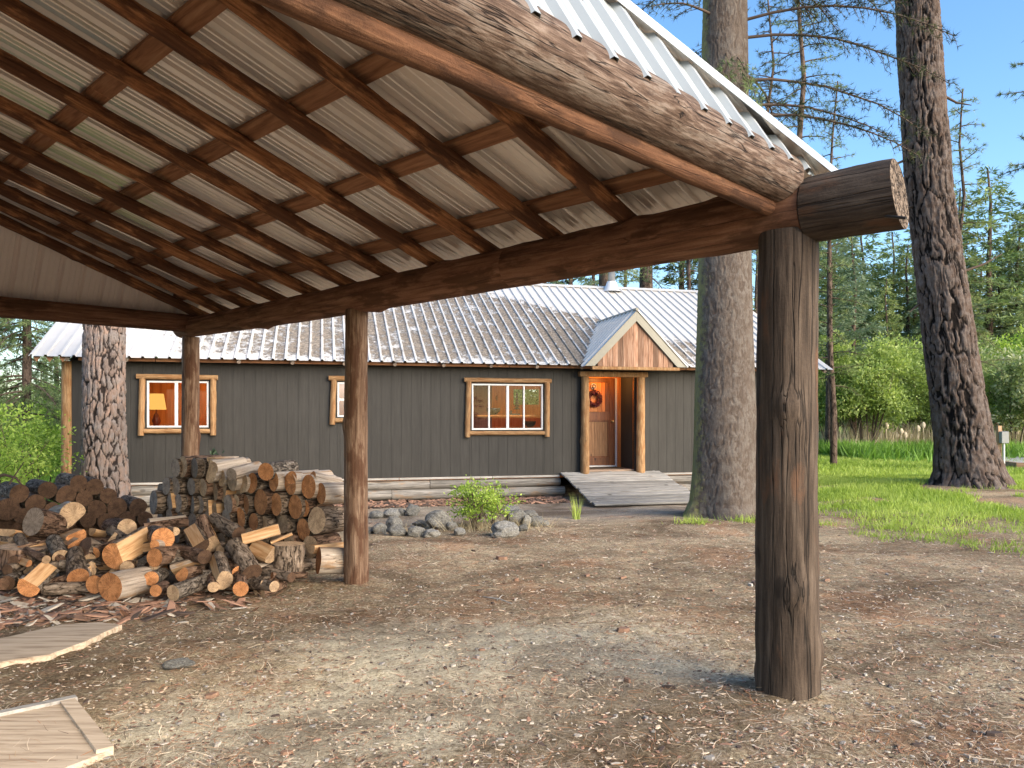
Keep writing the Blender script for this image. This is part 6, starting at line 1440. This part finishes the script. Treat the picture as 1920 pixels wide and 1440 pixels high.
# ================================================================ STONES, SLAB, BOARD
def mat_stone():
    m, nt, b = new_mat('lichened basalt', 0.92, 0.2); co = objco(nt)
    n = noise(nt, co, 7, 8, 0.7); f = noise(nt, co, 30, 5, 0.7)
    c = ramp(nt, n, [(0.3, (0.07, 0.065, 0.06)), (0.5, (0.20, 0.195, 0.18)), (0.7, (0.38, 0.375, 0.355))])
    c = mixc(nt, ramp(nt, noise(nt, co, 12, 6, 0.7), [(0.56, 0.0), (0.63, 0.7)]), c, (0.42, 0.43, 0.40))
    c = mixc(nt, 0.6, c, mixc(nt, f, (0.4, 0.4, 0.4), (1.6, 1.6, 1.6)), 'MULTIPLY')
    nt.links.new(nd(nt, 'HueSaturation', None, Color=c, Value=mth(nt, 'MULTIPLY_ADD', nd(nt, 'ObjectInfo').outputs['Random'], 0.6, 0.62)).outputs[0], b.inputs['Base Color'])
    bump(nt, b, mth(nt, 'ADD', n, mth(nt, 'MULTIPLY', f, 0.6)), 0.9, 0.03); return m
M['stone'] = mat_stone()
def rock(u, v, wpx, hpx, y, lab, mat=None, seed=0):
    """a boulder whose foot stands on the ground at distance y"""
    bm = bmesh.new(); bmesh.ops.create_icosphere(bm, subdivisions=4, radius=1.0); rr = random.Random(seed * 7 + 1)
    pl = []
    for k in range(9):
        n = Vector((rr.gauss(0, 1), rr.gauss(0, 1), rr.gauss(0.2, 1))).normalized(); pl.append((n, rr.uniform(0.62, 0.9)))
    from mathutils import noise as mn
    off = Vector((seed * 3.1, seed * 1.7, 0))
    for vv in bm.verts:
        c = vv.co.copy()
        for n, d in pl:
            k = c.dot(n)
            if k > d: c -= n * (k - d) * 0.85
        c *= 1 + 0.20 * mn.noise(c * 1.6 + off) + 0.08 * mn.noise(c * 4.5 + off) + 0.035 * mn.noise(c * 12 + off)
        vv.co = c
    me = bpy.data.meshes.new('rock'); bm.to_mesh(me); bm.free()
    for p in me.polygons: p.use_smooth = True
    w = wpx * y / FPX / 2 * 1.15; h = hpx * y / FPX / 2 * 1.15; p = at(u, v, y)
    o = link('rock', me, None, [mat or M['stone']]); o.scale = (w, w * rr.uniform(0.75, 1.0), h); o.location = (p.x, y + w * 0.5, gh(p.x, y) + h * 0.62); o.rotation_euler = (0, 0, 0)
    tag(o, lab, 'rock', 'stones edging the small bed'); return o
def c2(a, b): return (a / 4.364 + 640, b / 4.364 + 860)
RK = [(285, 420, 100, 80, 13.4, 'pale grey stone just right of the middle post in the back row'), (400, 415, 130, 85, 13.5, 'low grey stone second right of the post in the back row'), (485, 410, 70, 60, 13.4, 'small dark stone between two larger ones in the back row'), (580, 395, 125, 100, 13.7, 'tall rounded grey stone ending the back row left of the plant'),
      (310, 580, 110, 100, 11.3, 'reddish grey flat stone beside the post in the front row'), (430, 530, 135, 130, 11.6, 'dark rounded stone second from the post'), (450, 600, 150, 95, 11.0, 'broad low grey stone at the front left of the bed'), (610, 600, 130, 105, 11.0, 'knobbly grey stone in the middle of the front row'), (730, 620, 130, 80, 10.9, 'low grey stone just before the dark boulder'),
      (800, 500, 210, 170, 11.7, 'big dark angular boulder left of the green plant'), (745, 460, 110, 90, 12.2, 'dark stone behind the big angular boulder'), (905, 545, 80, 80, 11.6, 'small stone between the dark boulder and the plant'), (960, 610, 100, 70, 11.0, 'small stone half under the green plant'),
      (1385, 395, 150, 80, 12.9, 'pale flat-topped stone at the back right of the bed'), (1415, 470, 190, 140, 12.1, 'large ridged grey stone right of the plant'), (1550, 440, 140, 80, 12.5, 'grey stone behind the rightmost ones'), (1600, 500, 110, 90, 11.9, 'lichened stone at the right end of the bed'), (1670, 515, 60, 50, 11.8, 'smallest stone at the very right end of the bed'), (1520, 500, 80, 90, 11.8, 'narrow stone wedged between the large right-hand ones'), (1380, 500, 100, 70, 11.9, 'low stone below the large ridged one'), (1490, 570, 70, 60, 11.5, 'small dark stone in front at the right of the bed'),
      (1335, 590, 200, 150, 11.0, 'smooth domed grey boulder at the front right of the bed'), (1290, 640, 110, 60, 10.7, 'low stone leaning on the domed boulder'), (1265, 520, 80, 60, 11.7, 'small stone right against the green plant'), (235, 590, 70, 60, 11.1, 'small stone half hidden by the middle post'), (640, 520, 110, 60, 12.0, 'flat brown stone lying inside the bed')]
for i, (a, b, w, h, y, lab) in enumerate(RK):
    u, v = c2(a, b); 
    # distance from where its foot meets the ground
    vf = v + h / 4.364 / 2 * 0.85; yy = FPX * (HC + 0.05) / (vf - VH)
    rock(u, v, w / 4.364, h / 4.364, min(yy, 14.2), lab, seed=i + 3)
for i, (u, v, w, h, y, lab) in enumerate(((328, 1252, 50, 16, 4.4, 'flat grey stone lying on the earth near the framed board'),)): o = rock(u, v, w, h, 4.9, lab, seed=50); o['group'] = ''; del o['group']
# the bed's plant
bp = at(908, 0, 11.9)
Bp = with_mat(bush_meshes(1.05, 0.75, 41, 2600, 0.055, 16, 26, 0.1), M['leaf_bright'])
t = plant('leafy_shrub', Bp, None, 905, 11.7, 0.85, 0, 1.05, 'small yellow green shrub growing among the stones', 'shrub', names=('stems', 'foliage'))
Bq = with_mat(bush_meshes(0.5, 0.5, 43, 420, 0.05, 6, 8, 0.5), M['needle_blue']); plant('leafy_sprig', Bq, None, 405, 9.4, 2.05, 0, 0.62, 'blue green sprig poking up behind the firewood stack', 'plant', names=('stems', 'foliage'))
x = bp.x + rg.normal(size=700) * 0.45; y = 11.6 + rg.normal(size=700) * 0.35
blades('bed_weeds', x, y, 0.08 + 0.25 * rg.random(700), 0.008, M['drygrass'], rg, 0.8, label='dry stems and weeds tangled between the stones', cat='weeds')
x = 3.43 + 0 * rg.random(60) - 1.45 + rg.normal(size=60) * 0.03; y = 14.3 + rg.normal(size=60) * 0.05
blades('grass_stalk', x - 0.9, y - 1.4, 0.25 + 0.25 * rg.random(60), 0.010, M['grass'], rg, 0.18, label='lone grass tuft right of the stone bed', cat='grass')
# big pale slab lower left
def slab(pts, z0, th, mat, name, parent=None, seed=1, jit=0.005):
    rr = random.Random(seed); ring = []; g_ = max(gh(p[0], p[1]) for p in pts); t_ = max(z0 + th, g_ + 0.010 + max(0, z0 + th - 0.032)); z0 = z0 - 0.07; th = t_ - z0
    for i, p in enumerate(pts):
        q = pts[(i + 1) % len(pts)]
        for k in range(6):
            t = k / 6; ring.append(Vector((p[0] * (1 - t) + q[0] * t + rr.uniform(-1, 1) * jit, p[1] * (1 - t) + q[1] * t + rr.uniform(-1, 1) * jit)))
    n = len(ring); V = [(p.x, p.y, z0) for p in ring] + [(p.x, p.y, z0 + th - 0.006) for p in ring]; c = sum(ring, Vector((0, 0))) / n
    V += [(c.x + (p.x - c.x) * 0.985, c.y + (p.y - c.y) * 0.97, z0 + th) for p in ring]
    F = [(i, (i + 1) % n, n + (i + 1) % n, n + i) for i in range(n)] + [(n + i, n + (i + 1) % n, 2 * n + (i + 1) % n, 2 * n + i) for i in range(n)] + [tuple(range(2 * n, 3 * n))]
    me = bpy.data.meshes.new(name); me.from_pydata(V, [], F); return link(name, me, parent, [mat])
M['slabwood'] = mat_board('sun-bleached slab', (0.24, 0.175, 0.12), (0.47, 0.375, 0.28), (0.58, 0.48, 0.37), 'x', 0.9, 0.9, 0.0, 0.6)
gp_ = lambda u, v: (lambda y: ((u - UC) / FPX * y, y))(FPX * (HC - 0.05) / (v - VH))
o = slab([gp_(-120, 1235), gp_(0, 1236), gp_(95, 1222), gp_(160, 1198), gp_(228, 1166), gp_(190, 1161), gp_(120, 1165), gp_(0, 1192), gp_(-120, 1210)], -0.02, 0.052, M['slabwood'], 'wooden_slab')
tag(o, 'large pale weathered wooden slab lying flat left of the yard', 'slab')
pn = empty('framed_board', (-1.9, 4.0, 0)); tag(pn, 'weathered framed plywood board lying on the ground at the bottom left corner', 'board')
gq = lambda u, v: Vector(gp_(u, v))
A_, B_, C_, D_ = gq(-60, 1345), gq(140, 1303), gq(186, 1362), gq(-30, 1430)
def quad(a, b, c, d, z0, th, nm, mat): 
    o = slab([a, d, c, b], z0, th, M[mat], nm, None, 5, 0.0006); o.parent = pn; o.matrix_parent_inverse = Matrix.Translation((-1.9, 4.0, 0)).inverted(); return o
C2 = B_ + (C_ - B_) * 1.5; D2 = A_ + (D_ - A_) * 1.5
quad(A_, B_, C2, D2, 0.0, 0.028, 'plywood', 'slabwood')
e = (B_ - A_).normalized(); s_ = (C2 - B_).normalized()
quad(A_ - s_ * 0.02, B_ - s_ * 0.02 + e * 0.01, B_ + s_ * 0.03 + e * 0.01, A_ + s_ * 0.03, 0.0, 0.046, 'batten', 'greyboard'); quad(B_ - e * 0.075, B_, C2, C2 - e * 0.075, 0.001, 0.042, 'batten', 'slabwood')
# weathered log in the bark litter, sticks on the yard
for (u0, v0, u1, v1, d, lab) in ((155, 1145, 226, 1134, 16, 'flat slab of bark lying in the bark litter before the heap'), (322, 1152 - 8, 262, 1152, 3, 'thin stick on the bare ground below the heap')):
    y0 = FPX * (HC - .03) / (v0 - VH); y1 = FPX * (HC - .03) / (v1 - VH)
    a = at(u0, v0, y0); b = at(u1, v1, y1); a.z = gh(a.x, a.y) + 0.02; b.z = gh(b.x, b.y) + 0.02
    o = firewood(a, b, d / 2 * y0 / FPX, 'd', 'b', [(1.5, 0.4)], lab, None, name='bark_slab' if d > 10 else 'stick'); o['category'] = 'bark' if d > 10 else 'stick'
mb = MB(); a = at(905, 1120, 6.85); b = at(960, 1135, 6.6); a.z = gh(a.x, a.y) + 0.012; b.z = gh(b.x, b.y) + 0.012
mb.tube([a, (a + b) / 2 + Vector((0.02, 0, 0.01)), b], [0.004, 0.007, 0.004], 6); mb.tube([(a + b) / 2, (a + b) / 2 + Vector((.05, .12, .02))], [0.005, 0.002], 5); tag(mb.build('stick', M['greyboard']), 'grey forked twig lying on the bare earth mid-yard', 'stick')

# ================================================================ RIGHT OF THE LAWN
M['timber'] = mat_board('landscape timber', (0.22, 0.12, 0.07), (0.38, 0.23, 0.14), (0.5, 0.34, 0.22), 'x', 1.0)
pad = empty('gravel_pad', (20.5, 25.5, gh(19, 25))); tag(pad, 'grey gravel pad framed with timbers right of the leaning pine', 'gravel pad')
pad.rotation_euler = (0, 0, -0.18)
mb = MB(); nxg = 40; g = np.meshgrid(np.linspace(-5.0, 5.4, 60), np.linspace(-3.9, 3.4, 46)); zz = 0.07 + 0.05 * (fbm(g[0] * 5, g[1] * 5, 90) - 0.45)
idg = np.arange(60 * 46).reshape(46, 60); Fg = np.stack([idg[:-1, :-1].ravel(), idg[:-1, 1:].ravel(), idg[1:, 1:].ravel(), idg[1:, :-1].ravel()], 1)
M['gravel'] = mat_plain('pad gravel', (0.36, 0.35, 0.37), 0.95, var=0.5, sc=22, bmp=0.8); link('gravel', np_mesh('gravel', np.stack([g[0].ravel(), g[1].ravel(), zz.ravel()], 1), Fg, True), pad, [M['gravel']])
for (x0, x1, y0, y1) in ((-5.15, 5.5, -4.05, -3.92), (-5.15, 5.5, 3.42, 3.55), (-5.15, -5.02, -3.915, 3.415)):
    mb = MB(); mb.box(x0, x1, y0, y1, -0.1, 0.16); bevel(mb.build('timber_edge', M['timber'], pad), 0.01)
pd = empty('utility_pedestal', (at(1877, 0, 20.6).x, 20.6, gh(13.2, 20.6))); tag(pd, 'grey utility box on a reddish wooden post right of the leaning pine', 'utility box')
mb = MB(); mb.box(-0.05, 0.05, 0.04, 0.14, -0.1, 1.27); bevel(mb.build('post', M['timber'], pd), 0.006)
mb = MB(); mb.box(-0.04, 0.16, -0.09, 0.038, 0.80, 1.12); bevel(mb.build('box', mat_plain('grey enamel', (0.22, 0.23, 0.235), 0.5), pd), 0.012); mb = MB(); mb.tube([(0.06, -0.02, -0.1), (0.06, -0.02, 0.80)], 0.03, 8); mb.build('conduit', M['vinyl'], pd)
